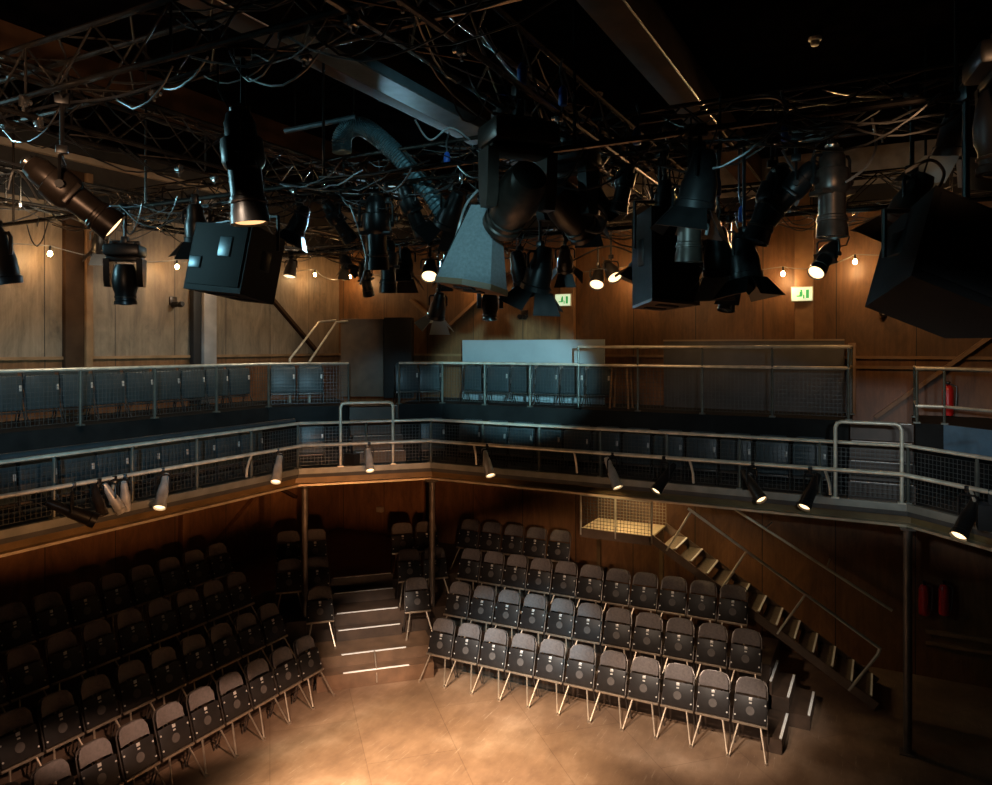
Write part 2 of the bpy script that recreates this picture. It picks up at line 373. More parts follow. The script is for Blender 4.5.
# ---------------------------------------------------------------- chairs
def make_chair(fab, name='tip_up_chair'):
    t = empty(name, 'x', 'chair')
    LN = RX(R(-17))
    b = MB().pad(.385, .205, .045, .10, .055, T(0, .425, .715) @ LN).build('backrest', fab, t)
    pm = T(0, .25, .405) @ LN
    p = MB().box((0, 0, .165), (.43, .03, .33), pm, .012).build('seat', 'panel', t)
    MB().lathe([(.056, -.004), (.056, .004)], 20, pm @ T(0, -.0165, .15) @ RX(R(90))).build('round_patch', 'patch', p)
    MB()  .box((0, -.019, .30), (.045, .01, .04), pm, .003).box((0, -.019, .25), (.034, .008, .018), pm).build('number_plate', 'plate', p)
    for sx in (-1, 1):
        for z in (.07, .25): MB().lathe([(.011, -.006), (.011, .008)], 8, pm @ T(sx*.195, -.0165, z) @ RX(R(90))).build('bolt', 'plate', p)
    # bent tube frame round the back, running down to the rear feet
    pts = []
    bl = T(0, .433, .668) @ LN
    for x, y, z in ((-.208, -.045, .08), (-.203, -.04, .16), (-.165, -.02, .225), (-.09, 0, .247), (0, .004, .25), (.09, 0, .247), (.165, -.02, .225), (.203, -.04, .16), (.208, -.045, .08)): pts.append(bl @ Vector((x, y, z)))
    path = [(-.222, .42, 0), (-.222, .27, .40)] + [tuple(q) for q in pts] + [(.222, .27, .40), (.222, .42, 0)]
    MB().tube(path, .0095, 6).build('back_frame', 'tube', t)
    MB().box((0, .225, .39), (.46, .03, .03), bev=.005).build('front_rail', 'leg', t)
    for sx in (-1, 1):
        MB().tube([(sx*.238, .02, 0), (sx*.145, .21, .385)], .013, 6).lathe([(.022, 0), (.022, .03)], 8, T(sx*.238, .02, 0)).build('leg', 'leg', t)
    return t
chair0 = make_chair('fabric'); index_kids(chair0)
def make_gallery_chair():
    # upholstered tip-up gallery seat: broad padded underside, low back, number plate at the shoulder
    t = empty('gallery_chair', 'x', 'chair')
    LN = RX(R(-4))
    MB().pad(.46, .30, .06, .06, .03, T(0, .33, .52) @ LN).build('backrest', 'bluepad', t)
    p = MB().box((0, 0, .26), (.485, .07, .50), T(0, .21, .22) @ LN, .022).build('seat', 'bluepad', t)
    MB().box((.205, -.04, .33), (.035, .012, .085), T(0, .21, .22) @ LN, .003).build('number_plate', 'plate', p)
    MB().box((0, .26, .2), (.50, .04, .03), bev=.005).build('front_rail', 'tube', t)
    for sx in (-1, 1):
        MB().tube([(sx*.245, .10, 0), (sx*.245, .2, .2), (sx*.245, .30, .56), (sx*.245, .33, .70)], .011, 6).tube([(sx*.245, .42, 0), (sx*.245, .29, .4)], .011, 6).build('leg', 'fixture', t)
    return t
chairB = make_gallery_chair(); index_kids(chairB)
used = {}
def put(src, loc, rz, label, group):
    if src.name not in used: o = src; used[src.name] = 1
    else: o = copy_tree(src)
    o.location = loc; o.rotation_euler = (0, 0, rz); o['label'] = label; o['group'] = group
    return o
RN = ['front', 'second', 'third', 'topmost']
# far bank
ZR = [0, .37, .755, 1.08]
jit = lambda a=.012: random.uniform(-a, a)
for k, (x0, x1, n, y) in enumerate(((-6.53, -1.62, 11, 10.17), (-6.69, -1.81, 11, 10.97), (-6.91, -2.13, 11, 11.77), (-7.40, -5.45, 5, 12.60))):
    for i in range(n):
        x = x0+(x1-x0)*i/(n-1)
        put(chair0, (x, y+.02*(x+1.6), ZR[k]), R(1.2)+jit(), 'black tip-up chair, %s from the corner steps, %s row of bank before the staircase' % (ORD[i], RN[k]), 'chairs of the far bank')
# side bank
for k, (x, n, y0) in enumerate(((-7.66, 10, 8.81), (-8.46, 10, 8.85), (-9.26, 9, 8.9), (-10.06, 9, 9.2))):
    for i in range(n):
        put(chair0, (x, y0-.497*i, ZR[k]), R(90)+jit(), 'black tip-up chair, %s from the corner steps, %s row of shadowed side bank' % (ORD[i], RN[k]), 'chairs of the side bank')
# corner seats either side of the aisle steps
for k, (n, z) in enumerate(((12.60, .37), (13.32, .755), (14.06, 1.08))):
    for s_, sd in ((2.50, 'far-bank'), (2.99, 'far-bank'), (.82, 'side-bank'), (.33, 'side-bank')):
        if k == 0 and s_ in (2.99, .33): continue
        p = sn(s_, n); nm = 'next to' if s_ in (2.50, .82) else 'one seat away from'
        put(chair0, (p.x, p.y, z if k else .43), R(45)+jit(), 'black corner chair %s the aisle on its %s side, %s corner row' % (nm, sd, ('lowest', 'middle', 'uppermost')[k]), 'corner chairs by the aisle steps')
# ---------------------------------------------------------------- gallery
GE = [(-9.1, -2.0), (-9.1, 9.77), (-7.42, 11.44), (.27, 11.44), (4.6, 7.1)]         # inner edge of the lower gallery
def offs(path, d):        # offset to the outside (away from the stage)
    out = []
    for i, p in enumerate(path):
        ns = []
        for a, b in ((i-1, i), (i, i+1)):
            if a < 0 or b >= len(path): continue
            v = Vector(path[b])-Vector(path[a]); v.normalize(); ns.append(Vector((-v.y, v.x)))
        if len(ns) == 1: q = Vector(p)+ns[0]*d
        else:
            m_ = (ns[0]+ns[1]); m_ = m_/m_.length; q = Vector(p)+m_*d/max(.3, m_.dot(ns[0]))
        out.append((q.x, q.y))
    return out
def ring(mb, inner, outer, z0, z1):
    poly = list(inner)+list(outer)[::-1]
    n = len(inner)
    for i in range(n-1):
        mb.prism([inner[i], inner[i+1], outer[i+1], outer[i]], z0, z1)
    return mb
OUT = [(XL, -2.0), (XL, 10.93), (-8.63, YF), (1.43, YF), (6.0, 9.6)]
struct(ring(MB(), GE, [(XL, -2), (XL, YF), (XL, YF), (XR, YF), (XR, 7.1)], 3.2, 3.3).build('gallery_deck', 'deck', None, False))
# steel edge of the gallery: plate, web, pale flange
ed = empty('gallery_edge_beam', 'brown steel edge beam with pale bottom flange round the gallery', 'beam')
ring(MB(), offs(GE, -.03), offs(GE, .05), 3.27, 3.37).build('edge_plate', 'edge', ed, False)
ring(MB(), offs(GE, .10), offs(GE, .13), 3.09, 3.27).build('web', 'girder', ed, False)
ring(MB(), offs(GE, -.03), offs(GE, .16), 3.055, 3.09).build('flange', 'flange', ed, False)
def column(p, label):
    c = empty('support_column', label, 'column', (p[0], p[1], 0))
    MB().lathe([(.055, 0), (.055, 3.06)], 14).build('shaft', 'column', c)
    MB().box((0, 0, .01), (.2, .2, .02)).build('base_plate', 'column', c)
    MB().box((0, 0, 3.045), (.18, .18, .03)).build('cap_plate', 'column', c)
column((-9.02, 9.85), 'thin steel column at the side end of the corner steps')
column((-7.34, 11.36), 'thin steel column between corner seats and the far bank')
column((.27, 11.4), 'tall bare steel column standing alone on the open floor')
column((-9.05, 2.4), 'thin steel column under the side gallery out of the light')
UT = [(-10.3, -2.0), (-10.3, 10.27), (-7.92, 12.64), (.77, 12.64), (5.0, 8.4)]      # front of the raised back tier
# raised back tier: deck and dark fascia, broken by the two stair gaps
tier = empty('gallery_back_tier', 'raised back tier of the gallery with dark fascia below the upper railing', 'platform')
def tier_run(a, b, oa, ob):
    mb = MB(); mb.prism([a, b, ob, oa], 3.3, 4.36); return mb
gapA = [(-10.3+1.05, 10.27+1.05), (-10.3+1.75, 10.27+1.75)]
tier_run(UT[0], UT[1], (XL+.01, -2), (XL+.01, 11.2)).build('side_tier', 'tierpaint', tier, False)
tier_run(UT[1], gapA[0], (XL+.01, 11.2), (XL+.9, 13.0)).build('corner_tier', 'tierpaint', tier, False)
tier_run(gapA[1], UT[2], (-9.4, YF-.01), (-8.6, YF-.01)).build('corner_tier', 'tierpaint', tier, False)
tier_run(UT[2], (-.5, 12.64), (-8.6, YF-.01), (-.5, YF-.01)).build('far_tier', 'tierpaint', tier, False)
tier_run((.4, 12.64), UT[3], (.4, YF-.01), (1.4, YF-.01)).build('end_tier', 'tierpaint', tier, False)
tier_run(UT[3], UT[4], (1.4, YF-.01), (XR-.02, 9.6)).build('end_tier', 'tierpaint', tier, False)
def gsteps(c, rz, w, label):
    e = empty('gallery_steps', label, 'steps', (c[0], c[1], 3.3), rz)
    for k in range(4):
        st = MB().box((0, .16+.27*k, .13*(k+1)), (w, .28, .26*(k+1))).build('step', 'riser', e)
        MB().box((0, .035+.27*k, .26*(k+1)+.005), (w-.06, .035, .01)).build('nosing', 'plate', st)
gm = (Vector(gapA[0])+Vector(gapA[1]))/2
gsteps((gm.x+.62, gm.y-.62), R(45), .95, 'short gallery steps behind the hoop above the corner aisle')
gsteps((-.05, 11.75), 0, .85, 'short gallery steps behind the hoop near the red extinguisher')
# ---- railings
def lerp(a, b, f): return tuple(x+(y-x)*f for x, y in zip(a, b))
def wire_panel(mb, a, b, z0, z1, off=0, sp=.06, r=.0026):
    a, b = Vector((*a, 0)), Vector((*b, 0)); L = (b-a).length; d = (b-a)/L; ang = math.atan2(d.y, d.x)
    m = T(a.x, a.y, 0) @ RZ(ang)
    n = max(2, int(L/sp))
    for i in range(n+1): mb.box((L*i/n, off, (z0+z1)/2), (2*r, 2*r, z1-z0), m)
    n = max(2, int((z1-z0)/sp))
    for i in range(n+1): mb.box((L/2, off, z0+(z1-z0)*i/n), (L, 2*r, 2*r), m)
def railing(path, z0, zt, label, mids=(), spacing=1.1, mesh=(0, 0), r=.024, lamp_bar=None, name='gallery_railing'):
    e = empty(name, label, 'railing', (path[0][0], path[0][1], z0)); base = Vector((path[0][0], path[0][1], z0))
    loc = lambda p, z: (p[0]-base.x, p[1]-base.y, z-base.z)
    MB().tube([loc(p, zt) for p in path], r, 10).build('top_rail', 'rail', e)
    for zm in mids: MB().tube([loc(p, zm) for p in path], r*.85, 8).build('mid_rail', 'rail', e)
    for si, (a, b) in enumerate(zip(path, path[1:])):
        L = (Vector(b)-Vector(a)).length; n = max(1, round(L/spacing))
        for i in range(n + (1 if si == len(path)-2 else 0)):
            p = lerp(a, b, i/n)
            MB().tube([loc(p, z0), loc(p, zt)], r*.82, 8).box((*loc(p, z0+.012)[:2], .012), (.09, .09, .024)).build('post', 'post', e)
        if mesh[1] > mesh[0]:
            for i in range(n):
                p, q = lerp(a, b, (i+.03)/n), lerp(a, b, (i+.97)/n)
                mb = MB(); wire_panel(mb, p, q, mesh[0], mesh[1]); o = mb.build('mesh_panel', 'mesh', e, False)
                o.location = (-base.x, -base.y, -base.z)
    return e, loc
LBZ = 3.79
gi = offs(GE, .01)
e, loc = railing(gi, 3.37, 4.155, 'lower gallery railing of steel tube and wire mesh round the stage', mesh=(3.42, 4.08), spacing=1.08)
lb = offs(GE, -.17)
bar = empty('lamp_bar', 'lower steel tube on curved brackets carrying the small gallery spotlights', 'rail', (lb[0][0], lb[0][1], LBZ))
bl = lambda p, z: (p[0]-lb[0][0], p[1]-lb[0][1], z-LBZ)
MB().tube([bl(p, LBZ) for p in lb], .027, 10).build('tube', 'rail', bar)
for a, b, c, d in zip(lb, lb[1:], gi, gi[1:]):
    L = (Vector(b)-Vector(a)).length; n = max(1, round(L/2.15))
    for i in range(n):
        f = (i+.5)/n; p = lerp(a, b, f); q = lerp(c, d, f)
        MB().tube([bl(q, 3.40), bl(lerp(q, p, .15), 3.55), bl(lerp(q, p, .6), 3.68), bl(p, LBZ-.02)], .02, 8).build('bracket', 'rail', bar)
# padded elbow roll behind the top rail along the side
pd = offs(GE, .16)
tag(MB().tube([(pd[0][0], pd[0][1], 4.19), (pd[1][0], pd[1][1], 4.19)], .045, 10).build('padded_elbow_roll', 'bluepad'), 'long blue-black padded roll behind the side gallery top rail', 'elbow pad')
# hoops over the railing at the stair gaps
def hoop(a, b, z0, z1, label):
    a, b = Vector((*a, 0)), Vector((*b, 0)); d = b-a; L = d.length; d /= L
    e = empty('gate_hoop', label, 'hoop', (a.x, a.y, z0), math.atan2(d.y, d.x))
    h = z1-z0
    MB().tube([(0, 0, 0), (0, 0, h-.08), (.025, 0, h-.02), (.08, 0, h), (L-.08, 0, h), (L-.025, 0, h-.02), (L, 0, h-.08), (L, 0, 0)], .026, 10).build('hoop_tube', 'rail', e)
    for x in (0, L): MB().box((x, 0, .012), (.1, .1, .024)).build('foot_plate', 'rail', e)
hoop((-8.56, 10.26), (-7.9, 10.92), 3.37, 4.5, 'steel hoop standing above the railing at the corner steps')
hoop((-.62, 11.40), (.2, 11.40), 3.37, 4.45, 'steel hoop standing above the railing near the tall column')
# upper railings
ua = offs(UT, 0)
railing([UT[0], UT[1], gapA[0]], 4.36, 5.18, 'upper mesh railing in front of the blue chairs along the grey wall', mesh=(4.42, 5.14), spacing=1.2, name='upper_railing')
railing([gapA[1], UT[2], (-4.98, 12.64)], 4.36, 5.18, 'upper mesh railing in front of the pale blue board', mesh=(4.42, 5.14), spacing=1.05, name='upper_railing')
railing([(-4.98, 12.64), (-.5, 12.64), (-.5, 13.75)], 4.36, 5.5, 'taller upper mesh railing in front of the charcoal board', mids=(5.17,), mesh=(4.42, 5.14), spacing=1.12, name='upper_railing')
railing([(.42, 13.7), (.42, 12.64), UT[3], UT[4]], 4.36, 5.18, 'upper mesh railing end in front of the red extinguisher', mids=(4.62,), spacing=1.25, name='upper_railing')
# handrail of the booth ladder
tag(MB().tube([(-10.75, 11.3, 4.36), (-10.75, 11.3, 5.25), (-10.95, 12.4, 6.05), (-10.9, 12.9, 6.1)], .022, 8).build('ladder_handrail', 'rail'), 'pale bent handrail climbing beside the brown booth', 'handrail')
tag(MB().tube([(-10.45, 11.55, 4.36), (-10.45, 11.55, 5.2), (-10.72, 12.7, 6.05), (-10.6, 12.95, 6.08)], .022, 8).build('ladder_handrail', 'rail'), 'second bent handrail nearer the steps beside the brown booth', 'handrail')
# gallery chairs
Y0 = 9.3
for i in range(13): put(chairB, (-9.50, Y0-.52*i, 3.3), R(90), 'blue-black chair behind the lower side mesh, %s from the corner' % ORD[i], 'lower gallery chairs at the side')
for i in range(13): put(chairB, (-10.66, 10.1-.53*i, 4.36), R(90), 'blue-black chair behind the upper side mesh, %s from the corner' % ORD[i], 'upper gallery chairs at the side')
for i in range(12): put(chairB, (-6.95+.54*i, 11.86, 3.3), 0, 'blue-black chair behind the lower far mesh, %s from the corner' % ORD[i], 'lower gallery chairs on the far side')
for i in range(6): put(chairB, (-7.5+.54*i, 13.02, 4.36), 0, 'blue-black chair before the pale blue board, %s from the corner' % ORD[i], 'upper gallery chairs on the far side')
for s_, lb_ in ((.72, 'lower corner chair just before the hoop'), (3.02, 'lower corner chair just past the hoop')):
    p = sn(s_, 13.75); put(chairB, (p.x, p.y, 3.3), R(45), 'blue-black '+lb_, 'lower corner gallery chairs')
for s_, lb_ in ((.25, 'beside the grey wall end of the rail'), (.78, 'nearest the stair gap on the side part'), (2.72, 'nearest the stair gap on the far part'), (3.22, 'beside the railing bend')):
    p = sn(s_, 14.9); put(chairB, (p.x, p.y, 4.36), R(45), 'blue-black upper corner chair '+lb_, 'upper corner gallery chairs')
# boards, booth
fb = tag(MB().box((-6.55, 13.9, 5.0), (3.26, .06, 1.3), bev=.005).build('acoustic_board', 'flat'), 'large pale blue-grey board standing behind the upper far seats', 'board')
db = empty('acoustic_board', 'large charcoal board with brown end post behind the tall mesh rail', 'board', (-2.18, 13.93, 4.36))
MB().box((0, 0, .62), (3.12, .06, 1.26), bev=.005).build('sheet', 'flat_dark', db)
MB().box((1.68, -.02, .60), (.12, .14, 1.22), bev=.005).build('end_post', 'timber', db)
MB().box((0, -.01, 1.262), (3.12, .09, .03)).build('top_edge', 'cream', db)
bo = empty('control_booth', 'brown hardboard booth with a black side in the far corner', 'booth', (-10.15, 13.25, 4.36), R(28))
MB().box((-.22, .2, .9), (.95, .5, 1.74), bev=.01).build('brown_side', 'plybrown', bo)
MB().box((.58, .16, .9), (.62, .5, 1.8), bev=.01).build('black_side', 'black', bo)
tag(MB().box((0, -.025, 0), (1.9, .04, .42), T(1.46, 11.95, 4.15) @ RZ(R(-45))).build('blue_panel', 'bluepanel'), 'blue painted panel on the gallery front beyond the tall column', 'panel')
# stools / table behind taller rail
st = empty('bar_stool', 'brown wooden stool behind the taller upper railing', 'stool', (-4.35, 13.2, 4.36))
MB().box((0, 0, .78), (.42, .32, .04), bev=.008).build('seat', 'timber', st)
for sx in (-1, 1):
    for sy in (-1, 1): MB().tube([(sx*.18, sy*.13, 0), (sx*.14, sy*.1, .77)], .018, 6).build('leg', 'timber', st)
# ---------------------------------------------------------------- metal staircase by the far bank
SY0, SY1 = 12.45, 13.35
stc = empty('metal_staircase', 'metal staircase with perforated landing descending beside the far seat bank', 'staircase', (-5.0, SY0, 0))
def S(x, y, z): return (x+5.0, y-SY0, z)
LZ = 2.22; LX0, LX1 = -4.85, -3.55; EX, EZ = -.15, .12
NS = 12
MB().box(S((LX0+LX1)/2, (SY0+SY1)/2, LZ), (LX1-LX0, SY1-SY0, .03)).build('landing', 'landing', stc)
mb = MB(); wire_panel(mb, (LX0, SY1), (LX1, SY1), LZ, LZ+.6, 0, .06, .004); o = mb.build('mesh_panel', 'leg', stc, False); o.location = (5.0, -SY0, 0)
MB().box(S((LX0+LX1)/2, SY0-.015, LZ-.06), (LX1-LX0, .03, .16)).build('landing_beam', 'plybrown', stc)
d = Vector((EX-LX1, 0, EZ-LZ)); 
for y in (SY0-.015, SY1+.015):
    a = Vector(S(LX1, y, LZ-.02)); b = Vector(S(EX, y, EZ)); an = math.atan2(b.z-a.z, b.x-a.x); Ln = (b-a).length
    MB().box((Ln/2, 0, 0), (Ln+.08, .03, .13), T(*a) @ RY(-an)).build('stringer', 'plybrown', stc)
for i in range(1, NS+1):
    f = i/(NS+.6); x = LX1+(EX-LX1)*f; z = LZ+(EZ-LZ)*f
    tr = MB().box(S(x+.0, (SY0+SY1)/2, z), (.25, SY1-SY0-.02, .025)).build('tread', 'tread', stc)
    MB().box(S(x+.125, (SY0+SY1)/2, z+.008), (.03, SY1-SY0-.06, .02)).build('nosing', 'nosing', tr)
# stair handrails
for y, nm in ((SY0-.02, 'near'), (SY1+.05, 'far')):
    hz = .85
    RA, RB = LX1+.62, EX+.08; sl = (EZ-LZ)/(EX-LX1); a = S(RA, y, LZ+sl*.62+.95); b = S(RB, y, EZ+.86)
    if nm == 'near':
        pts = [a, b, S(RB-.03, y, EZ+.76), S(RB-.42, y, EZ+.14)]
    else: pts = [S(LX1+.9, y, LZ+.6), S(EX+.25, y, EZ+1.15)]
    MB().tube(pts, .024, 8).build('handrail', 'rail', stc)
    if nm == 'near':
        for f in (.02, .33, .64):
            x = RA+(RB-RA)*f; zt = LZ+sl*.62+.95+(EZ+.86-LZ-sl*.62-.95)*f; xb = x-.42; zb = LZ+sl*(xb-LX1)
            MB().tube([S(x, y, zt), S(xb, y, zb-.03)], .018, 8).build('baluster', 'rail', stc)
    else:
        for f in (.3, .65): MB().tube([S(LX1+.9+(EX+.25-LX1-.9)*f, y, LZ+.6+(EZ+1.15-LZ-.6)*f), S(LX1+.9+(EX+.25-LX1-.9)*f, YF, LZ+.55+(EZ+1.15-LZ-.6)*f)], .012, 6).build('wall_bracket', 'rail', stc)
for x in (LX0, (LX0+LX1)/2, LX1):
    MB().tube([S(x, SY0-.02, LZ-.1), S(x, SY0-.02, LZ+.62)], .018, 8).build('baluster', 'rail', stc)
mb = MB(); wire_panel(mb, (LX0, SY0-.02), (LX1, SY0-.02), LZ, LZ+.6, 0, .06, .003); o = mb.build('mesh_panel', 'mesh', stc, False); o.location = (5.0, -SY0, 0)
MB().tube([S(LX0, SY0-.02, LZ+.62), S(LX1, SY0-.02, LZ+.62), ], .02, 8).build('landing_rail', 'rail', stc)
for x in (LX0+.05, LX1-.05): MB().box(S(x, SY1-.1, LZ/2+.3), (.07, .07, LZ-.6-.06)).build('support', 'girder', stc)
# ---------------------------------------------------------------- small wall things
def extinguisher(p, label):
    e = empty('fire_extinguisher', label, 'fire extinguisher', p)
    MB().lathe([(.02, 0), (.075, .01), (.08, .04), (.08, .42), (.06, .48), (.03, .51)], 16).build('cylinder', 'red', e)
    MB().box((0, -.02, .54), (.05, .12, .05), bev=.01).build('valve', 'fixture', e)
    MB().tube([(.03, -.03, .53), (.12, -.04, .48), (.11, -.05, .2), (.09, -.05, .1)], .012, 6).build('hose', 'cable', e)
    MB().box((0, .09, .3), (.1, .02, .3)).build('bracket', 'fixture', e)
p = at(948, 416, t_y(948, YF-.14)); extinguisher((p.x, p.y, p.z), 'red fire extinguisher on the upper wall behind the end railing')
p = at(924, 615, t_y(924, YF-.12)); extinguisher((p.x, p.y, p.z), 'red extinguisher on the lower wall, nearer the metal staircase')
p = at(944, 615, t_y(944, YF-.12)); extinguisher((p.x, p.y, p.z), 'red extinguisher on the lower wall, farther from the staircase')
def exit_sign(px, py, label, w=.36, h=.26):
    p = at(px, py, t_y(px, YF-.22))
    e = empty('exit_sign', label, 'exit sign', (p.x, YF-.20, p.z-h/2))
    MB().box((0, 0, h/2), (w, .05, h), bev=.006).build('case', 'white', e)
    f = MB().box((0, -.028, h/2), (w-.03, .008, h-.03)).build('face', 'exit', e)
    MB().lathe([(.02, -.002), (.02, .002)], 10, T(-.01, -.034, h*.72) @ RX(R(90))).box((-.015, -.034, h*.52), (.05, .004, .07), RY(0)).box((-.045, -.034, h*.36), (.09, .004, .022)).box((.03, -.034, h*.32), (.022, .004, .07)).box((.09, -.034, h/2), (.05, .004, .15)).build('running_figure', 'exitg', f)
    MB().box((0, .05, h/2), (.1, .06, .1)).build('bracket', 'fixture', e)
exit_sign(563, 300, 'small green and white exit sign beside the dish lamp')
exit_sign(802, 294, 'green and white exit sign under the amber festoon bulb')
def wallbox(px, py, side, label):
    if side == 'l': p = at(px, py, t_x(px, XL+.35)); e = empty('wall_camera', label, 'camera', (XL, p.y, p.z), R(90))
    else: p = at(px, py, t_y(px, YF-.2)); e = empty('wall_camera', label, 'camera', (p.x, YF, p.z), 0)
    MB().box((0, -.09, -.02), (.1, .2, .1), bev=.01).build('body', 'fixture', e)
    MB().lathe([(.05, 0), (.06, .06), (.045, .1)], 12, T(0, -.19, -.03) @ RX(R(80))).build('lens_hood', 'fixture', e)
    MB().box((0, -.02, .05), (.16, .04, .16), bev=.01).build('mount', 'fixture_grey', e)
wallbox(185, 303, 'l', 'small dark box camera on the grey wall by the steel post')
wallbox(521, 316, 'f', 'small dark camera on the amber wall above the pale board')
wallbox(884, 312, 'f', 'small dark camera on the amber wall under the large cabinet')
p = at(372, 512, 17.2)
wb = tag(MB().box((p.x, YF-.05, p.z), (.16, .1, .12), bev=.01).build('wall_box', 'cream'), 'small pale box on the dark wall above the corner steps', 'wall box')
p = at(815, 42, 3.4*F/305)
e = empty('smoke_detector', 'white smoke detector on the black ceiling', 'smoke detector', (p.x, p.y, ZC))
MB().lathe([(.07, 0), (.07, -.03), (.05, -.04)], 18).build('base', 'white', e); MB().lathe([(.045, -.04), (.05, -.06), (.04, -.09), (.01, -.1)], 18).build('sensor', 'white', e)
p = at(598, 66, 10); tag(MB().lathe([(.07, 0), (.06, -.03), (.02, -.04)], 14, T(p.x, p.y, ZC)).build('ceiling_rose', 'cream'), 'small round fitting on the ceiling beside the brown beam', 'ceiling fitting')
# ---------------------------------------------------------------- trusses
def truss(axis, c, a, b, label, z0=7.5, z1=7.9, w=.34, r=.024):
    # box truss along 'x' at y=c, or along 'y' at x=c
    L = b-a
    e = empty('lighting_truss', label, 'truss', (a, c, z0) if axis == 'x' else (c, a, z0), 0 if axis == 'x' else R(90), 'lighting trusses')
    h = z1-z0
    for y in (-w/2, w/2):
        for z in (0, h): MB().tube([(0, y, z), (L, y, z)], r, 8).build('chord', 'truss', e)
    n = int(L/.42); s = L/n
    mb = MB()
    for i in range(n):
        x0, x1 = i*s, (i+1)*s
        f, g = (0, h) if i % 2 else (h, 0)
        for y in (-w/2, w/2): mb.tube([(x0, y, f), (x1, y, g)], .010, 6)
        for z in (0, h): mb.tube([(x0, -w/2 if i % 2 else w/2, z), (x1, w/2 if i % 2 else -w/2, z)], .009, 6)
        if i % 4 == 0:
            mb.tube([(x0, -w/2, 0), (x0, -w/2, h)], .011, 6).tube([(x0, w/2, 0), (x0, w/2, h)], .011, 6)
    mb.build('lattice', 'truss', e)
    for i in range(2):
        x = L*(.2+.6*i)
        for y in (-w/2, w/2): MB().tube([(x, y, h), (x, 0, ZC-z0)], .008, 6).build('suspension', 'truss', e)
    return e
truss('x', 3.6, -11.2, 4.2, 'black box truss nearest the camera with two long bright chords')
truss('x', 7.5, -11.2, 4.2, 'black box truss across the middle of the rig')
truss('x', 11.5, -11.2, 4.2, 'black box truss farthest away, in front of the amber wall')
truss('y', -6.45, .5, 13.4, 'black box truss running away above the black loudspeaker', 7.42, 7.84)
truss('y', -2.54, .5, 13.4, 'black box truss running away above the pale loudspeaker', 7.42, 7.84)
truss('y', -10.3, .5, 13.4, 'black box truss running along the grey side wall', 7.42, 7.84)
rt = random.Random(3)
def dress(axis, c, a, b, label, z0=7.5, z1=7.9, n=34):
    mb = MB()
    for i in range(n):
        u = rt.uniform(a, b-1.6); w_ = rt.uniform(.4, 1.6); sg = rt.uniform(.03, .32); o1, o2 = rt.uniform(-.17, .17), rt.uniform(-.17, .17); zz = rt.choice((z0, z0, z1))+rt.uniform(-.02, .04); r_ = rt.uniform(.005, .010)
        pts = []
        for k in range(9):
            f = k/8; q = u+w_*f; o_ = c+o1+(o2-o1)*f; z_ = zz-sg*4*f*(1-f)+rt.uniform(-.012, .012)
            pts.append((q, o_, z_) if axis == 'x' else (o_, q, z_))
        mb.tube(pts, r_, 5)
    o = mb.build('cable_tangle', 'tangle'); o['kind'] = 'stuff'; return tag(o, label, 'cables')
def couplers(e, L, w=.34, n=13):
    for i in range(n):
        x = L*(i+rt.uniform(.1, .9))/n; y = rt.choice((-w/2, w/2))
        MB().box((x, y, -.03), (.05, .06, .09), bev=.01).lathe([(.012, -.11), (.012, -.03)], 8, T(x, y, 0)).lathe([(.022, -.02), (.022, .02)], 8, T(x, y+.04, -.03) @ RX(R(90))).build('coupler', 'chrome', e)
def pipe(y, z, label, a=-11.2, b=4.2):
    e = empty('lighting_bar', label, 'lighting bar', (a, y, z), 0, 'lighting bars')
    MB().tube([(0, 0, 0), (b-a, 0, 0)], .026, 8).build('tube', 'truss', e)
    for x in [1.2+2.6*k for k in range(6)]:
        MB().tube([(x, 0, .02), (x, 0, ZC-z)], .014, 6).build('hanger', 'truss', e)
pipe(5.5, 7.1, 'black lighting bar between the near and middle trusses')
pipe(9.5, 7.1, 'black lighting bar between the middle and far trusses')
for e_ in [o for o in COL.objects if o.name.startswith('lighting_truss')]: couplers(e_, 15.4 if e_.rotation_euler.z == 0 else 12.9)
dress('x', 3.6, -8, 1.5, 'tangle of cables slung along the truss nearest the camera')
dress('x', 7.5, -11, 3, 'tangle of cables slung along the middle truss', n=60)
dress('x', 11.5, -11, 3, 'tangle of cables slung along the far truss', n=50)
dress('y', -6.45, 3, 13, 'tangle of cables slung along the truss above the black loudspeaker', 7.42, 7.84, 36)
dress('y', -2.54, 3.2, 13, 'tangle of cables slung along the truss above the pale loudspeaker', 7.42, 7.84, 44)
dress('y', -10.3, 4, 13, 'tangle of cables slung along the side wall truss', 7.42, 7.84, 30)
dress('x', 5.5, -10, 3, 'tangle of cables slung under the front lighting bar', 7.1, 7.1, 40)
dress('x', 9.5, -10, 3, 'tangle of cables slung under the rear lighting bar', 7.1, 7.1, 50)
# cable tray, duct hose, white pipes
tr = empty('cable_tray', 'blue-grey cable tray under the ceiling running away', 'cable tray', (-4.55, 4.8, 8.2))
MB().box((0, 2.2, 0), (.30, 4.4, .02)).box((-.15, 2.2, .05), (.02, 4.4, .1)).box((.15, 2.2, .05), (.02, 4.4, .1)).build('trough', 'tray', tr)
for y in (.6, 3.6): MB().tube([(-.15, y, .1), (-.15, y, ZC-8.2)], .01, 6).tube([(.15, y, .1), (.15, y, ZC-8.2)], .01, 6).build('hanger', 'truss', tr)
p0, p1 = at(285, 131, 9.2), at(356, 117, 8.9)
pp = empty('ceiling_conduit', 'pale straight conduit under the ceiling before the corrugated hose', 'conduit', p0)
MB().tube([(0, 0, 0), tuple(p1-p0)], .035, 8).build('tube', 'tray', pp)
for f in (.15, .97): q = (p1-p0)*f; MB().tube([tuple(q), (q.x, q.y, ZC-p0.z)], .01, 6).build('hanger', 'truss', pp)
hp = [at(x, y, 9.0) for x, y in ((342, 152), (342, 138), (350, 128), (362, 127), (374, 134), (388, 146), (402, 160), (424, 186), (446, 216))]
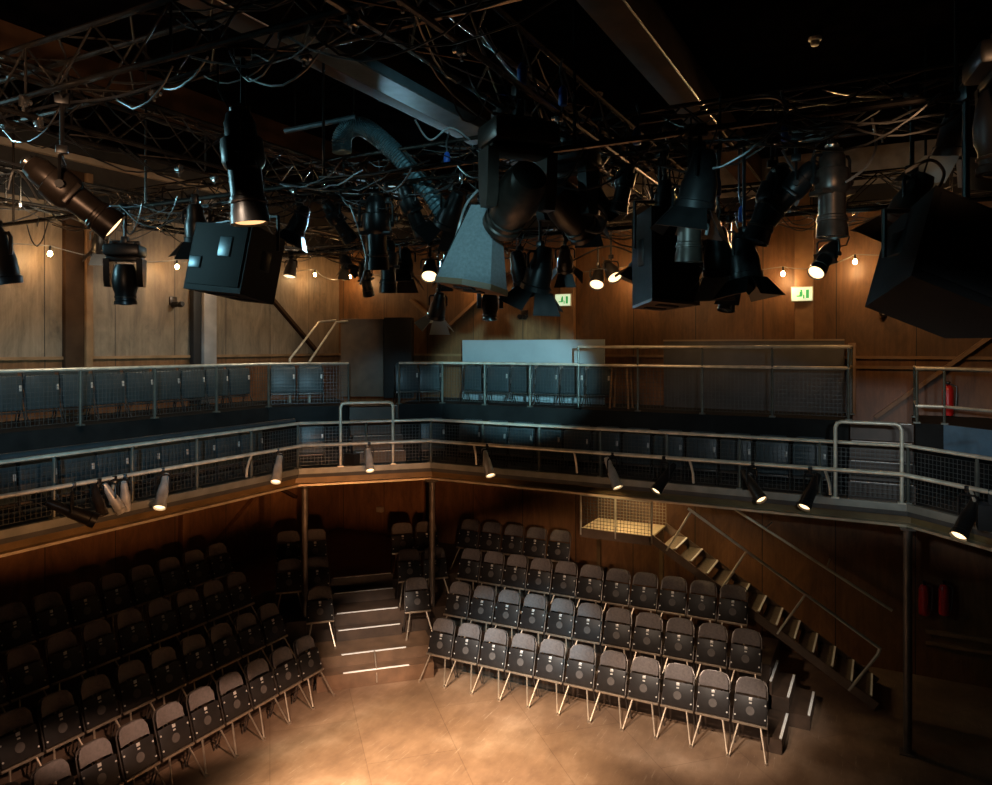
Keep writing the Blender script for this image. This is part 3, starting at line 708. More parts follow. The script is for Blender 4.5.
mb = MB()
def smooth(pts, k=8):
    P = [pts[0]]+list(pts)+[pts[-1]]; out = []
    for i in range(1, len(P)-2):
        for j in range(k):
            t = j/k; a, b, c, d = P[i-1], P[i], P[i+1], P[i+2]
            out.append(.5*((2*b)+(c-a)*t+(2*a-5*b+4*c-d)*t*t+(3*b-a-3*c+d)*t**3))
    return out+[pts[-1]]
sp = smooth(hp, 8); mb.tube(sp, .11, 12)
for q, q2 in zip(sp[::1], sp[1::1]):
    dq = (q2-q)
    if dq.length > 1e-4: mb.lathe([(.108, -.012), (.122, 0), (.108, .012)], 12, T(*q) @ dq.to_track_quat('Z', 'Y').to_matrix().to_4x4())
tag(mb.build('duct_hose', 'hose'), 'teal corrugated duct hose arched over the middle truss', 'duct hose')
# ---------------------------------------------------------------- lighting fixtures
def clamp(e, drop):
    mb = MB(); mb.box((0, 0, .02), (.05, .09, .07), bev=.01).lathe([(.012, -.06), (.012, .0)], 8)
    if drop > .05: mb.tube([(0, 0, 0), (0, 0, drop)], .018, 8).box((0, 0, drop), (.07, .11, .09), bev=.01)
    mb.build('clamp', 'fixture', e)
def lens_of(body, z, r, lit):
    MB().lathe([(r, z), (r*.8, z-.012), (r*.3, z-.02)], 20).build('lens', lit if lit else 'lens', body)
def add_lamp(body, z, e_):
    if not e_: return
    en, size, colr = e_
    L = bpy.data.lights.new('beam', 'SPOT'); L.energy = en; L.spot_size = R(size); L.spot_blend = .6; L.color = colr; L.shadow_soft_size = .06
    o = bpy.data.objects.new('beam', L); COL.objects.link(o); o.parent = body; o.location = (0, 0, z-.04)
def profile_spot(loc, pan, tilt, label, s=1.0, lit=None, drop=0, beam=None, m='fixture', name='profile_spotlight', roll=0):
    e = empty(name, label, 'stage light', loc, pan, 'stage lights'); e.scale = (1, 1, 1)
    clamp(e, drop)
    W = .155*s; pz = -.26*s
    MB().tube([(-W, 0, pz), (-W, 0, -.09*s), (-W+.02, 0, -.06*s), (W-.02, 0, -.06*s), (W, 0, -.09*s), (W, 0, pz)], .011*s+.002, 6).lathe([(.03*s, -.02), (.03*s, .02)], 8, T(W, 0, pz) @ RY(R(90))).lathe([(.03*s, -.02), (.03*s, .02)], 8, T(-W, 0, pz) @ RY(R(90))).build('yoke', 'fixture', e)
    pr = [(.05, .26), (.075, .25), (.09, .20), (.095, .19), (.095, .10), (.125, .09), (.13, .04), (.13, -.05), (.118, -.08), (.10, -.1), (.10, -.26), (.108, -.27), (.108, -.33), (.115, -.36), (.118, -.43), (.112, -.43), (.108, -.405)]
    b = MB().lathe([(r*s, z*s) for r, z in pr], 18).build('body', m, e)
    b.location = (0, 0, pz); b.rotation_euler = (R(tilt), R(roll), 0)
    MB().box((0, 0, -.09*s), (.29*s, .17*s, .035*s), bev=.006).build('gate', m, b)
    MB().tube([(.107*s*math.cos(a*PI/8), .107*s*math.sin(a*PI/8), -.30*s) for a in range(17)], .012*s, 6).build('focus_ring', 'fixture_grey', b)
    MB().lathe([(.05*s, .25*s), (.055*s, .28*s), (.03*s, .3*s)], 12).build('rear_cap', 'chrome' if m == 'fixture_grey' else 'fixture_grey', b)
    lens_of(b, -.41*s, .104*s, lit); add_lamp(b, -.44*s, beam)
    MB().tube([(0, .05, .27*s), (.04, .12, .42*s), (.03, .1, .6*s)], .009, 6).build('power_lead', 'cable', b)
    return e
def par_spot(loc, pan, tilt, label, s=1.0, lit=None, drop=0, beam=None, doors=False, m='fixture', name='spotlight', dm='fixture', kr=1.0, kz=1.0, cat='stage light', group='stage lights', roll=0):
    e = empty(name, label, cat, loc, pan, group)
    clamp(e, drop)
    W = .12*s*kr; pz = -.17*s*kz
    MB().tube([(-W, 0, pz), (-W, 0, -.07*s), (-W+.02*s, 0, -.045*s), (W-.02*s, 0, -.045*s), (W, 0, -.07*s), (W, 0, pz)], .009*s+.002, 6).build('yoke', 'fixture', e)
    pr = [(.02, .17), (.05, .165), (.07, .12), (.075, .06), (.09, .02), (.10, -.02), (.104, -.12), (.114, -.125), (.114, -.165), (.108, -.165), (.10, -.14)]
    b = MB().lathe([(r*s*kr, z*s*kz) for r, z in pr], 18).build('body', m, e)
    b.location = (0, 0, pz); b.rotation_euler = (R(tilt), R(roll), 0)
    lens_of(b, -.145*s*kz, .098*s*kr, lit); add_lamp(b, -.19*s, beam)
    if doors:
        for k in range(4):
            m4 = RZ(k*PI/2) @ T(0, .10*s, -.165*s) @ RX(R(32+10*(k % 2)))
            MB().hexa([(-.09*s, 0, 0), (.09*s, 0, 0), (.09*s, .004, 0), (-.09*s, .004, 0)][:4], [(-.14*s, 0, -.17*s), (.14*s, 0, -.17*s), (.14*s, .004, -.17*s), (-.14*s, .004, -.17*s)], m4).build('barn_door', dm, b)
    MB().tube([(0, .02, .165*s), (.03, .06, .26*s), (.02, .05, .33*s)], .007, 6).build('power_lead', 'cable', b)
    return e
def moving_head(loc, pan, tilt, label, s=1.0, drop=0, lit=None, m='fixture'):
    e = empty('moving_head_light', label, 'stage light', loc, pan, 'stage lights')
    mb = MB().box((0, 0, -.02), (.34*s, .06, .04), bev=.008).box((0, 0, .01), (.07, .09, .08), bev=.01)
    for x in (-.13*s, .13*s): mb.box((x, 0, -.04), (.04, .08, .06), bev=.008)
    if drop > .05: mb.tube([(0, 0, 0), (0, 0, drop)], .02, 8).box((0, 0, drop), (.08, .11, .1), bev=.01)
    mb.build('clamp', 'fixture', e)
    MB().box((0, 0, -.12*s), (.42*s, .32*s, .14*s), bev=.03*s).build('base', m, e)
    yk = MB().box((0, 0, -.22*s), (.40*s, .16*s, .06*s), bev=.015*s).build('yoke', m, e)
    for sx in (-1, 1):
        MB().prism([(-.085*s, 0), (.085*s, 0), (.07*s, -.26*s), (.045*s, -.34*s), (-.045*s, -.34*s), (-.07*s, -.26*s)], -.035*s, .035*s, T(sx*.19*s, 0, -.22*s) @ RY(R(90)) @ RZ(R(90))).build('yoke_arm', m, yk)
    hd = MB().lathe([(.06*s, .20*s), (.105*s, .19*s), (.13*s, .12*s), (.145*s, 0), (.14*s, -.1*s), (.12*s, -.16*s), (.12*s, -.24*s), (.13*s, -.25*s), (.13*s, -.29*s), (.115*s, -.29*s)], 20).build('head', m, e)
    hd.location = (0, 0, -.48*s); hd.rotation_euler = (R(tilt), 0, 0)
    lens_of(hd, -.28*s, .112*s, lit)
    MB().tube([(.121*s*math.cos(a*PI/8), .121*s*math.sin(a*PI/8), -.2*s) for a in range(17)], .01*s, 6).build('trim_ring', 'fixture_grey', hd)
    return e
def speaker(loc, pan, tilt, label, w, d, h, m, mbot=None, drop=.3, roll=0, slots=True):
    # wedge-sided hung cabinet on a bracket; narrower at the back
    e = empty('loudspeaker', label, 'loudspeaker', loc, pan)
    b = MB().hexa([(-w/2, -d/2, -h), (w/2, -d/2, -h), (w*.30, d/2, -h), (-w*.30, d/2, -h)], [(-w/2, -d/2, 0), (w/2, -d/2, 0), (w*.30, d/2, 0), (-w*.30, d/2, 0)])
    bb = b.build('cabinet', m, e); bb.rotation_euler = (R(tilt), R(roll), 0); bb.location = (0, 0, -.1)
    MB().box((0, -d/2-.006, -h/2), (w*.92, .014, h*.92), bev=.004).build('grille_or_shade', 'grille_or_shade', bb)
    if mbot: MB().hexa([(-w/2, -d/2, -h-.03), (w/2, -d/2, -h-.03), (w*.30, d/2, -h-.03), (-w*.30, d/2, -h-.03)], [(-w/2, -d/2, -h), (w/2, -d/2, -h), (w*.30, d/2, -h), (-w*.30, d/2, -h)]).build('base_plate', mbot, bb)
    if slots:
        for k in (-1, 1): MB().box((0, k*.08*d/.4, -h-.034), (w*.42, .05*d/.4, .012)).build('handle_slot', 'grille_or_shade', bb)
    if mbot == 'speaker_black' and slots:
        for x, z in ((.10*w/.8, -.36*h), (-.36*w, -.62*h)): MB().box((x, -d/2-.018, z), (.17, .012, .20 if x > 0 else .12), T(0, 0, 0), .01).build('handle_plate', 'tray', bb)
    # side handle plate
    for sx in (-1, 1): MB().box((sx*w*.41, .0, -h*.45), (.02, d*.22, h*.3), RZ(0), .004).build('handle', 'fixture', bb)
    MB().tube([(-w*.54, 0, -h*.5), (-w*.54, 0, .02), (0, 0, .04), (w*.54, 0, .02), (w*.54, 0, -h*.5)], .016, 6).tube([(0, 0, .03), (0, 0, drop)], .022, 8).box((0, 0, drop), (.08, .11, .1), bev=.01).build('bracket', 'fixture', e)
    return e
def hang(px, py, Y=None, X=None, top=7.5):
    t = t_y(px, Y) if Y is not None else t_x(px, X)
    p = at(px, py, t); return p, max(0, top-p.z)
def wedge_speaker(loc, pan, tilt, label, w, d, h, drop, roll):
    # hung cabinet that widens downwards to a slotted base
    e = empty('loudspeaker', label, 'loudspeaker', loc, pan)
    k = .42
    def ringz(q, z): return [(-w/2*q, -d/2*q, z), (w*.1*q, -d/2*q, z), (w/2*q, -d*.15*q, z), (w/2*q, d/2*q, z), (-w/2*q, d/2*q, z)]
    bb = MB().hexa(ringz(1, -h), ringz(k, 0)).build('cabinet', 'speaker_pale', e, False); bb.rotation_euler = (R(tilt), R(roll), 0); bb.location = (0, 0, -.1)
    MB().hexa([(-w/2-.012, -d/2, -h), (-w/2-.012, d/2, -h), (-w/2+.0, d/2, -h), (-w/2+.0, -d/2, -h)], [(-w/2*k-.012, -d/2*k, 0), (-w/2*k-.012, d/2*k, 0), (-w/2*k, d/2*k, 0), (-w/2*k, -d/2*k, 0)]).build('grille_or_shade', 'grille_or_shade', bb, False)  # black sheet standing for the unlit left side of the cabinet
    MB().hexa(ringz(1.04, -h-.05), ringz(1.04, -h)).build('base_plate', 'timber', bb, False)
    for y in (-.07, .07): MB().box((-.02, y, -h-.054), (w*.42, .06, .014)).build('slot', 'grille_or_shade', bb)
    MB().tube([(-w*.5, 0, -h*.45), (-w*.4, 0, .02), (0, 0, .04), (w*.4, 0, .02), (w*.5, 0, -h*.45)], .014, 6).tube([(0, 0, .03), (0, 0, drop)], .022, 8).box((0, 0, drop), (.08, .11, .1), bev=.01).build('bracket', 'fixture', e)
WARM = (1, .72, .42)
VIEW = R(27.9)
# overhead, from the side wall round to the end
p, d = hang(62, 152, Y=3.6); profile_spot(p, VIEW+R(115), -52, 'large black profile spotlight with glowing oval lens, aimed past the grey wall', 1.12, 'lit', d, None, 'fixture_grey')
p, d = hang(243, 112, Y=3.6); profile_spot(p, VIEW+R(100), -6, 'big black profile spotlight hanging upright above the black loudspeaker, lens glowing', 1.1, 'dimlit', d, None, 'fixture')
p, d = hang(125, 241, Y=5.5, top=7.1); moving_head(p, VIEW+R(8), 4, 'black moving head hanging alone before the grey wall', .95, d)
p, d = hang(196, 204, Y=5.5, top=7.1); par_spot(p, VIEW, 12, 'black floodlight with wide flaps beside the black loudspeaker', 1.2, None, d, None, True)
p, d = hang(247, 222, Y=5.5, top=7.1); speaker(p, VIEW+R(-28), -8, 'large black wedge loudspeaker hanging before the pale steel post', .80, .62, .66, 'speaker_black', 'speaker_black', d, 6)
p, d = hang(291, 258, Y=9.5, top=7.1); par_spot(p, VIEW+R(-20), -15, 'small chrome spotlight glowing beside the black loudspeaker', 1.0, 'lit', d, None, False, 'silver')
p, d = hang(376, 196, Y=7.5); profile_spot(p, VIEW, 5, 'dark profile spotlight hanging upright over the brown booth', 1.35, None, d)
p, d = hang(388, 240, Y=8.2, top=7.5); profile_spot(p, VIEW+R(10), 2, 'second dark profile spotlight lower down over the brown booth', 1.05, None, d)
p, d = hang(430, 256, Y=9.5, top=7.1); par_spot(p, VIEW, -42, 'round glowing spotlight above the grey scoop flaps', 1.15, 'lit', d, None, False)
p, d = hang(438, 292, Y=10.4, top=7.1); par_spot(p, VIEW+R(30), 24, 'spotlight with pale grey open flaps over the black booth side', 1.35, None, d, None, True, 'fixture', dm='flat')
p, d = hang(518, 116, X=-2.54); moving_head(p, VIEW+R(22), 62, 'big moving head light in the middle of the rig', 1.30, d, None, 'fixture_grey')
p, d = hang(566, 140, X=-2.54); moving_head(p, VIEW+R(-40), 58, 'second big moving head turned aside behind the first', 1.25, d, None, 'fixture')
p, d = hang(486, 196, Y=5.5, top=7.1); wedge_speaker(p, VIEW+R(-34), -8, 'pale grey wedge loudspeaker with slotted brown base', .46, .40, .66, d, 7)
p, d = hang(490, 276, Y=9.5, top=7.1); moving_head(p, VIEW+R(5), 0, 'small black moving head below the pale loudspeaker', .85, d)
p, d = hang(540, 246, Y=7.5); par_spot(p, VIEW+R(40), 20, 'black dish-shaped lamp beside the exit sign', 1.5, None, d, None, True)
p, d = hang(598, 266, Y=11.5); par_spot(p, VIEW+R(-20), -40, 'lower of two glowing spotlights beside the amber timber post', 1.1, 'lit', d)
p, d = hang(611, 258, Y=11.5); par_spot(p, VIEW+R(25), -42, 'upper of two glowing spotlights beside the amber timber post', 1.15, 'lit', d)
p, d = hang(660, 206, Y=7.5); speaker(p, VIEW+R(24), -5, 'tall dark loudspeaker with brown underside over the charcoal board', .58, .5, .92, 'speaker_black', 'plybrown', d, 3)
p, d = hang(672, 262, Y=9.5, top=7.1); par_spot(p, VIEW+R(60), 30, 'small spotlight with a dim amber lens behind the tall loudspeaker', 1.1, 'dimlit', d, None, True)
p, d = hang(690, 180, Y=5.5, top=7.1); profile_spot(p, VIEW+R(12), 3, 'upright black lamp with ringed metal top beside the tall loudspeaker', .88, None, d, None, 'fixture_grey')
p, d = hang(718, 226, Y=7.5); par_spot(p, VIEW+R(-30), 16, 'black lamp with open flaps, coloured as catching blue light', 1.45, None, d, None, True, dm='speaker_pale')  # pale flap colour stands for blue light falling on black flaps
p, d = hang(744, 232, Y=7.5); par_spot(p, VIEW+R(35), -8, 'black lamp with open flaps beside the tilted spotlight', 1.4, None, d, None, True)
p, d = hang(772, 166, Y=7.5); profile_spot(p, VIEW+R(85), 20, 'tilted dark profile spotlight with copper ring', 1.1, None, d, None, 'fixture')
p, d = hang(832, 148, Y=7.5); profile_spot(p, VIEW+R(12), 0, 'large bronze profile spotlight hanging upright under the truss', 1.2, None, d, None, 'fixture_grey')
p, d = hang(828, 236, Y=9.5, top=7.1); profile_spot(p, VIEW+R(-52), -50, 'small glowing spotlight aimed sideways above the second exit sign', .85, 'lit', d)
p, d = hang(966, 216, Y=5.5, top=7.1); speaker(p, VIEW+R(6), -6, 'very large black cabinet hanging before the amber wall', 1.02, .7, .54, 'speaker_black', 'speaker_black', d, 20, False)
p, d = hang(966, 84, Y=7.2, top=7.5); par_spot(p, VIEW+R(20), 14, 'lamp with broad flaps coloured as blue-lit at the top edge above the large cabinet', 1.8, None, d, None, True, 'fixture', dm='flat')  # pale blue flap colour imitates blue light on the flaps
p, d = hang(1002, 40, Y=4.6, top=7.5); moving_head(p, VIEW+R(70), 0, 'dark moving head cut by the picture edge above the large cabinet', .9, d)
p, d = hang(912, 172, Y=6.6, top=7.5); par_spot(p, VIEW+R(40), 30, 'bronze lamp with flaps next to the large hanging cabinet', 1.25, None, d, None, True, 'fixture_grey')
p, d = hang(-4, 226, Y=3.6); par_spot(p, VIEW+R(-20), 10, 'dark lamp cut by the picture edge beside the first festoon bulb', 1.5, None, d)
# more unlit lamps filling the rig
rnd = random.Random(5)
fill = [(480, 200, 7.5, 'p'), (520, 250, 9.5, 'f'), (365, 262, 11.5, 'p'), (445, 258, 11.5, 'f'), (730, 262, 9.5, 'p'), (665, 180, 7.5, 'p'), (796, 160, 7.5, 'p'), (100, 200, 7.5, 'f'), (215, 195, 7.5, 'f'), (300, 205, 7.5, 'f'), (335, 190, 7.5, 'p'), (410, 185, 7.5, 'p'), (452, 190, 7.5, 'f'), (590, 170, 7.5, 'f'), (625, 160, 7.5, 'p'), (405, 235, 9.5, 'f'), (455, 245, 9.5, 'f'), (645, 240, 9.5, 'f'), (700, 240, 9.5, 'p'), (565, 245, 9.5, 'f'), (345, 250, 11.5, 'f'), (700, 150, 5.5, 'f'), (590, 190, 7.5, 'f')]
for i, (px, py, Y, k) in enumerate(fill):
    p, d = hang(px, py, Y=Y, top=7.1 if Y in (5.5, 9.5) else 7.5)
    if d == 0: p.z = 7.42 if Y not in (5.5, 9.5) else 7.05
    lb_ = 'dark unlit %s lamp in the crowd on the %s, %s from the side wall' % ('long' if k == 'p' else 'flapped', {7.5: 'middle truss', 9.5: 'rear bar', 11.5: 'far truss', 5.5: 'front bar'}[Y], ORD[[f_[0] for f_ in sorted(fill) if f_[2] == Y].index(px)])
    if k == 'p': profile_spot(p, rnd.uniform(0, 6), rnd.uniform(5, 45), lb_, rnd.uniform(.8, 1.0), None, d)
    else: par_spot(p, rnd.uniform(0, 6), rnd.uniform(-40, 40), lb_, rnd.uniform(1.1, 1.5), None, d, None, True)
# gallery spotlights on the lamp bar
def on_bar(px):
    u = (px-496)/F; dx, dy = u*CS-SN, u*SN+CS
    for a, b in zip(lb_path, lb_path[1:]):
        ax, ay = a; bx, by = b; ex, ey = bx-ax, by-ay
        den = dx*ey-dy*ex
        if abs(den) < 1e-6: continue
        t = (ax*ey-ay*ex)/den; s = (ax*dy-ay*dx)/den
        if 0 <= s <= 1 and t > 0: return Vector((dx*t, dy*t, LBZ-.03))
lb_path = lb
GL = [(72, 'fixture', 1.25, 115, -62, None, 'long dark spotlight on the side lamp bar, turned across the beam'),
      (98, 'fixture_grey', .9, 60, -30, None, 'stubby bronze spotlight beside the long dark one on the side lamp bar'),
      (113, 'silver', .95, -40, 30, None, 'shiny unlit spotlight in the cluster on the side lamp bar'),
      (125, 'silver', .95, 20, 30, None, 'second shiny unlit spotlight in the side cluster, nearer the corner'),
      (163, 'silver', 1.1, 8, -50, 'lit', 'small glowing spotlight alone on the side lamp bar'),
      (278, 'silver', 1.1, 4, -50, 'lit', 'small glowing spotlight above the corner column of the side seats'),
      (369, 'silver', 1.0, 18, -48, 'lit', 'small glowing spotlight under the corner hoop'),
      (487, 'silver', 1.1, 25, -48, 'lit', 'small glowing spotlight just past the corner bend, over the far bank'),
      (612, 'silver', 1.1, 30, -46, 'lit', 'small glowing spotlight over the perforated stair landing'),
      (665, 'fixture', 1.15, -60, -45, 'lit', 'dark spotlight over the top of the stairs, aimed sideways'),
      (752, 'fixture_grey', 1.15, 22, -48, 'lit', 'glowing spotlight above the middle of the staircase'),
      (811, 'fixture', 1.2, -52, -42, 'lit', 'dark spotlight with bright lens near the second hoop'),
      (968, 'fixture', 1.3, -60, -45, 'lit', 'dark spotlight with glowing lens beyond the tall column')]
for px, m, s, pan, tilt, lit, lbl in GL:
    p = on_bar(px); par_spot(p, VIEW+R(pan), tilt+12 if m == 'silver' and lit else tilt, lbl, s*1.0, lit, 0, None, False, m, name='gallery_spotlight', cat='spotlight', group='gallery spotlights', kr=.68, kz=1.45)
p = on_bar(352); tag(MB().box((p.x, p.y, 3.52), (.22, .16, .2), RZ(0)).box((p.x, p.y, 3.68), (.03, .03, .16)).build('junction_box', 'fixture'), 'small black box hanging on the bar under the corner hoop', 'box')
p = on_bar(990); tag(MB().box((p.x, p.y, 3.5), (.26, .26, .3)).box((p.x, p.y, 3.72), (.04, .04, .2)).build('junction_box', 'fixture'), 'black box hanging on the bar at the picture edge', 'box')
# ---------------------------------------------------------------- festoon bulbs along the walls
FB = [(50, 254, 'l', 'glowing festoon bulb nearest the picture edge on the grey wall'), (177, 267, 'l', 'glowing festoon bulb just beside the flapped floodlight'), (315, 275, 'l', 'glowing festoon bulb just past the black loudspeaker'),
      (350, 277, 'f', 'glowing festoon bulb over the brown booth'), (628, 273, 'f', 'festoon bulb half hidden by the tall dark loudspeaker'), (783, 274, 'f', 'festoon bulb above the second exit sign'), (855, 262, 'f', 'brightest festoon bulb beside the large hanging cabinet'), (470, 276, 'f', 'festoon bulb hidden among lamps by the pale loudspeaker')]
bp = []
for px, py, s, lbl in FB:
    p = at(px, py, t_x(px, XL+.4) if s == 'l' else t_y(px, YF-.4)); bp.append((s, p))
    e = empty('festoon_bulb', lbl, 'light bulb', p, 0, 'festoon bulbs')
    MB().lathe([(.012, .05), (.03, .03), (.036, 0), (.026, -.028), (.008, -.04)], 14).build('bulb', 'bulb', e)
    MB().lathe([(.018, .05), (.02, .11), (.012, .13)], 10).build('socket', 'fixture', e)
    L = bpy.data.lights.new('bulb_light', 'POINT'); L.energy = 9 if s == 'l' else 13; L.color = (1, .56, .24); L.shadow_soft_size = .05
    o = bpy.data.objects.new('bulb_light', L); COL.objects.link(o); o.parent = e; o.location = (.0, 0, -.1)
def sag(a, b, k, n=10): return [a.lerp(b, i/n)-Vector((0, 0, k*4*(i/n)*(1-i/n))) for i in range(n+1)]
pts = [Vector((XL+.4, .5, 7.1))]+sorted([p+Vector((0, 0, .13)) for s, p in bp if s == 'l'], key=lambda v: v.y)+[Vector((XL+.4, YF-.4, 7.15))]
cab = []
for a, b in zip(pts, pts[1:]): cab += sag(a, b, .12)[:-1]
tag(MB().tube(cab+[pts[-1]], .008, 6).build('festoon_cable', 'cable_grey'), 'thin festoon cable looping along the grey side wall', 'cable')
pts = [Vector((XL+.4, YF-.4, 7.15))]+sorted([p+Vector((0, 0, .13)) for s, p in bp if s == 'f'], key=lambda v: v.x)+[Vector((3.5, YF-.4, 7.1))]
cab = []
for a, b in zip(pts, pts[1:]): cab += sag(a, b, .12)[:-1]
tag(MB().tube(cab+[pts[-1]], .008, 6).build('festoon_cable', 'cable_grey'), 'thin festoon cable looping along the amber far wall', 'cable')
# ---------------------------------------------------------------- cables through the rig
def cable(pts, m, lbl, r=.012): tag(MB().tube(smooth([Vector(p) for p in pts], 8), r, 6).build('rig_cable', m), lbl, 'cable', 'rig cables')
CP = [('cable_grey', 'grey cable looping over the upright ringed lamp', [(672, 150, 5.6), (664, 128, 5.6), (690, 150, 5.5), (706, 175, 5.5), (712, 200, 5.5), (706, 235, 5.5)]),
      ('cable_grey', 'grey cable loop hanging beside the second moving head', [(582, 165, 6.6), (590, 195, 6.6), (606, 215, 6.6), (600, 232, 6.6), (585, 230, 6.6)]),
      ('cable_grey', 'thin cable arching near the large cabinet', [(872, 118, 6.5), (876, 145, 6.5), (868, 165, 6.5), (855, 176, 6.5), (846, 182, 6.5)]),
      ('cable', 'black cable draped over the bar near the smoke detector', [(700, 108, 5.6), (740, 100, 5.6), (775, 98, 5.5), (788, 112, 5.5), (790, 135, 5.5)]),
      ('cable_grey', 'grey cable hanging by the tilted spotlight', [(782, 150, 7), (800, 185, 7), (796, 205, 7), (792, 188, 7)]),
      ('cable', 'black cable bundle along the near truss', [(0, 118, 6.2), (60, 104, 6), (120, 96, 5.7), (200, 70, 5.3), (300, 44, 4.9)]),
      ('cable_grey', 'grey cable drooping from the side truss', [(8, 190, 9), (14, 170, 9), (26, 180, 9), (38, 200, 9)]),
      ('cable', 'black cable loop above the corrugated hose', [(415, 120, 8), (430, 140, 8), (450, 128, 8), (470, 140, 8)]),
      ('cable_grey', 'grey cable drooping over the middle truss above the booth', [(350, 205, 9.2), (362, 240, 9.2), (366, 262, 9.2), (360, 285, 9.2)]),
      ('cable_grey', 'grey cable beside the pale loudspeaker', [(478, 190, 6.3), (466, 205, 6.3), (458, 230, 6.3), (450, 260, 6.4)]),
      ('cable', 'black cables slung under the amber truss', [(570, 262, 11), (610, 246, 11), (650, 262, 11)]),
      ('cable_grey', 'grey cable curling under the large cabinet bracket', [(905, 172, 5), (930, 160, 5), (944, 172, 5), (938, 190, 5)]),
      ('cable', 'thick black cable along the receding truss', [(480, 30, 5), (510, 70, 5.5), (545, 95, 6), (590, 120, 6.8)])]
for m, lbl, pts in CP: cable([at(*p) for p in pts], m, lbl)
for i, (px, py, t, lbl) in enumerate(((522, 75, 5.5, 'blue connector on the receding truss, nearest the ceiling beam'), (637, 137, 6.6, 'blue connector beside the upright ringed lamp'), (786, 132, 5.6, 'blue connector under the draped black cable'), (742, 215, 7.3, 'blue connector between the flapped lamps'), (563, 97, 6, 'small blue connector farther along the receding truss'), (447, 160, 8.3, 'small blue connector on the middle truss'), (716, 187, 5.6, 'blue connector by the ringed lamp cable'))):
    p = at(px, py, t); q = RZ(i) @ RX(.3*i)
    e = empty('cable_connector', lbl, 'connector', p, i, 'blue connectors')
    MB().lathe([(.03, -.07), (.038, -.06), (.038, .03), (.03, .07), (.015, .09)], 12).build('shell', 'bluecon', e); MB().tube([(0, 0, .08), (.03, 0, .2), (.02, .03, max(.3, 7.46-p.z))], .01, 6).build('lead', 'cable', e)
# ---------------------------------------------------------------- lights
def spot(name, loc, to, en, size, c, blend=.6, soft=.15, sq=1):
    L = bpy.data.lights.new(name, 'SPOT'); L.energy = en; L.spot_size = R(size); L.spot_blend = blend; L.color = c; L.shadow_soft_size = soft
    o = bpy.data.objects.new(name, L); COL.objects.link(o); o.location = loc
    o.rotation_euler = (Vector(to)-Vector(loc)).to_track_quat('-Z', 'Y').to_euler(); o.scale = (1, sq, 1); return o
COOL = (.42, .80, 1.0); TEAL = (.38, .80, .92)
spot('stage_key', (-4.3, 2.2, 6.9), (-5.0, 7.25, 0), 18500, 35, (1, .74, .48), 1.0)
spot('stage_soft', (-3.9, 2.4, 6.9), (-4.3, 8.2, 0), 4200, 54, (1, .74, .54), 1.0)
spot('seat_front', (-5.2, 4.4, 6.3), (-5.2, 10.25, .42), 2700, 24, (1, .86, .74), .7, .1, .6)
spot('seat_front', (-2.4, 4.4, 6.3), (-2.6, 10.15, .42), 2900, 24, (1, .84, .70), .7, .1, .6)
spot('seat_back', (0, 1.0, 4.7), (-5.6, 12.6, 1.75), 1100, 19, (1, .62, .42), .8, .1, .3)
spot('seat_cool', (.8, 1.0, 6.1), (-5.2, 10.9, .75), 6500, 13, COOL, .8, .1, .7)
spot('board_wash', (.9, .6, 6.0), (-6.7, 13.4, 4.85), 9500, 13.5, TEAL, .5, .1, .8)
spot('corner_wash', (-.6, .4, 6.1), (-8.8, 11.6, 4.2), 1600, 17, COOL, .8, .1, .7)
spot('side_wash', (-.6, -1.2, 6.1), (-10.2, 7.4, 4.6), 3000, 32, COOL, .8, .1, .45)
spot('far_wash', (1.0, 0, 6.0), (-1.5, 12, 4.1), 700, 32, (.75, .92, 1), .9, .1, .5)
spot('rail_end', (-1.0, .3, 6.0), (1.2, 11.3, 4.0), 900, 24, (.85, .95, 1), .9, .1, .6)
spot('landing_lamp', (-4.1, 12.7, 3.12), (-4.1, 12.9, 2.3), 60, 140, (1, .70, .34), .5, .05)
spot('landing_front', (-2.6, 1.5, 5.0), (-4.2, 12.9, 2.5), 2500, 6.5, (1, .70, .34), .5, .05, .6)
spot('stair_lamp', (-3.3, 12.5, 3.12), (-2.6, 12.9, 1.5), 34, 100, (1, .72, .40), .7, .05)
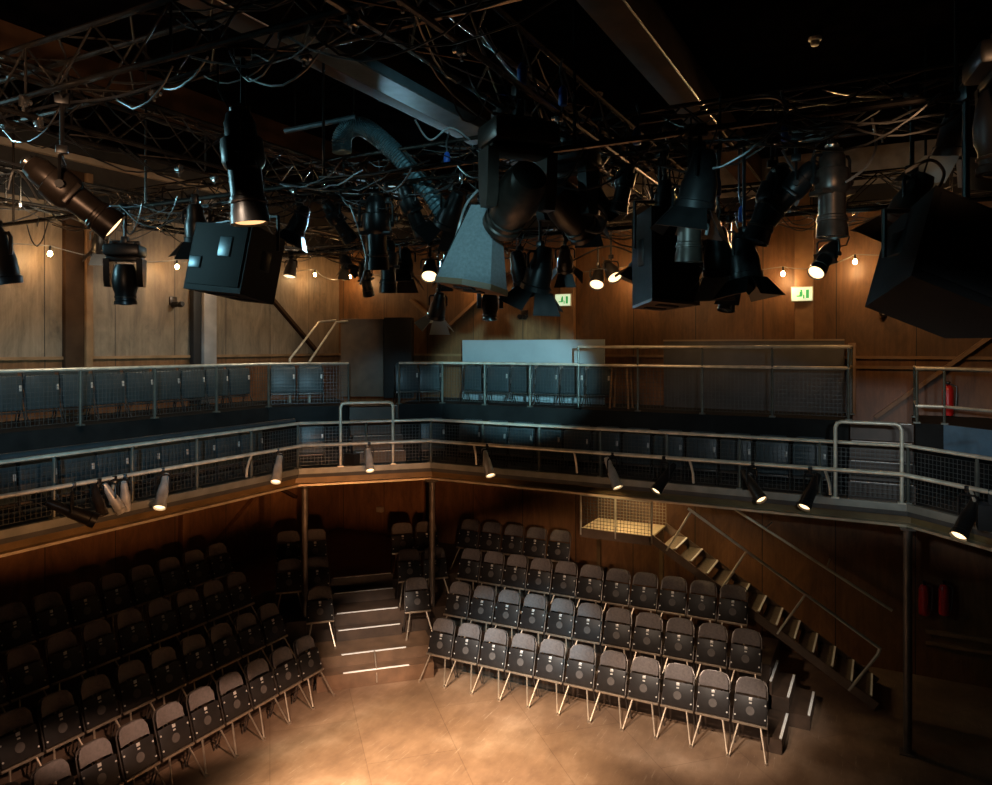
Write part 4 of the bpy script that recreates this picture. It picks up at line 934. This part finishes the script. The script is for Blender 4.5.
#spot('stair_front', (-1.6, 1.0, 5.0), (-2.2, 12.9, 1.3), 350, 12, (1, .72, .40), .7, .05)
spot('under_side', (3.5, 2.0, 3.9), (-10.6, 8.2, 3.05), 3000, 40, (1, .46, .18), .8, .1, .22)
spot('under_far', (.5, 0, 4.0), (-10.0, 12.9, 2.65), 2300, 24, (1, .46, .2), .8, .1, .4)
spot('side_wall_wash', (-8.9, 6.3, 7.35), (-11.9, 6.6, 6.0), 210, 125, (1, .84, .62), .9, .3)
spot('side_wall_wash', (-8.9, 10.2, 7.35), (-11.9, 10.4, 6.0), 210, 125, (1, .84, .62), .9, .3)
spot('far_wall_wash', (-3.9, 10.3, 7.3), (-4.4, 14.2, 6.0), 115, 95, (1, .56, .24), .9, .3)
spot('far_wall_wash', (.4, 10.3, 7.3), (.6, 14.2, 6.0), 125, 95, (1, .54, .22), .9, .3)
spot('rig_back', (-9.5, 13.2, 7.9), (-2.5, 5.5, 7.0), 800, 62, COOL, .8)
spot('rig_side', (-9.8, 3.0, 7.2), (-2.5, 6.5, 6.9), 500, 70, TEAL, .8)
spot('rig_warm', (-1.5, 13.2, 7.6), (0.6, 5.0, 6.8), 700, 60, (1, .55, .25), .8)
spot('rig_front_warm', (-3.0, .3, 6.3), (-6.6, 3.6, 7.9), 800, 44, (1, .6, .35), .9)
spot('rig_end_warm', (1.2, .5, 6.5), (-.1, 7.4, 6.9), 700, 11, (1, .55, .28), .9)
spot('rig_teal', (-1.3, 1.4, 6.5), (-3.1, 5.5, 6.45), 420, 16, TEAL, .7)
spot('rig_end_teal', (-1.6, 2.4, 5.9), (-.75, 7.4, 6.75), 420, 17, TEAL, .8)
spot('rig_duct_teal', (-2.9, 4.4, 8.15), (-6.0, 8.6, 7.6), 150, 30, TEAL, .9)
spot('side_front', (-1.0, 3.6, 5.7), (-7.75, 7.3, .5), 3600, 42, (1, .62, .43), .6, .1, .15)
spot('aisle', (-3.2, 3.4, 6.5), (-7.65, 10.1, .55), 5200, 11.5, (1, .84, .70), .7)
spot('end_steps_added_spot', (2.0, 4.6, 6.4), (-1.12, 11.35, .4), 2200, 8, (1, .93, .84), .9)  # unseen spot added to brighten the white nosings of the end steps
w = bpy.data.worlds.new('world'); SC.world = w; w.use_nodes = True
w.node_tree.nodes['Background'].inputs['Color'].default_value = (.02, .018, .016, 1); w.node_tree.nodes['Background'].inputs['Strength'].default_value = .5
vs = SC.view_settings
SC.display_settings.display_device = 'sRGB'
vs.view_transform = 'Standard'; vs.look = 'None'; vs.gamma = 1; vs.exposure = 0; vs.use_curve_mapping = False
SC.cycles.use_denoising = True
SC.cycles.sample_clamp_indirect = 4
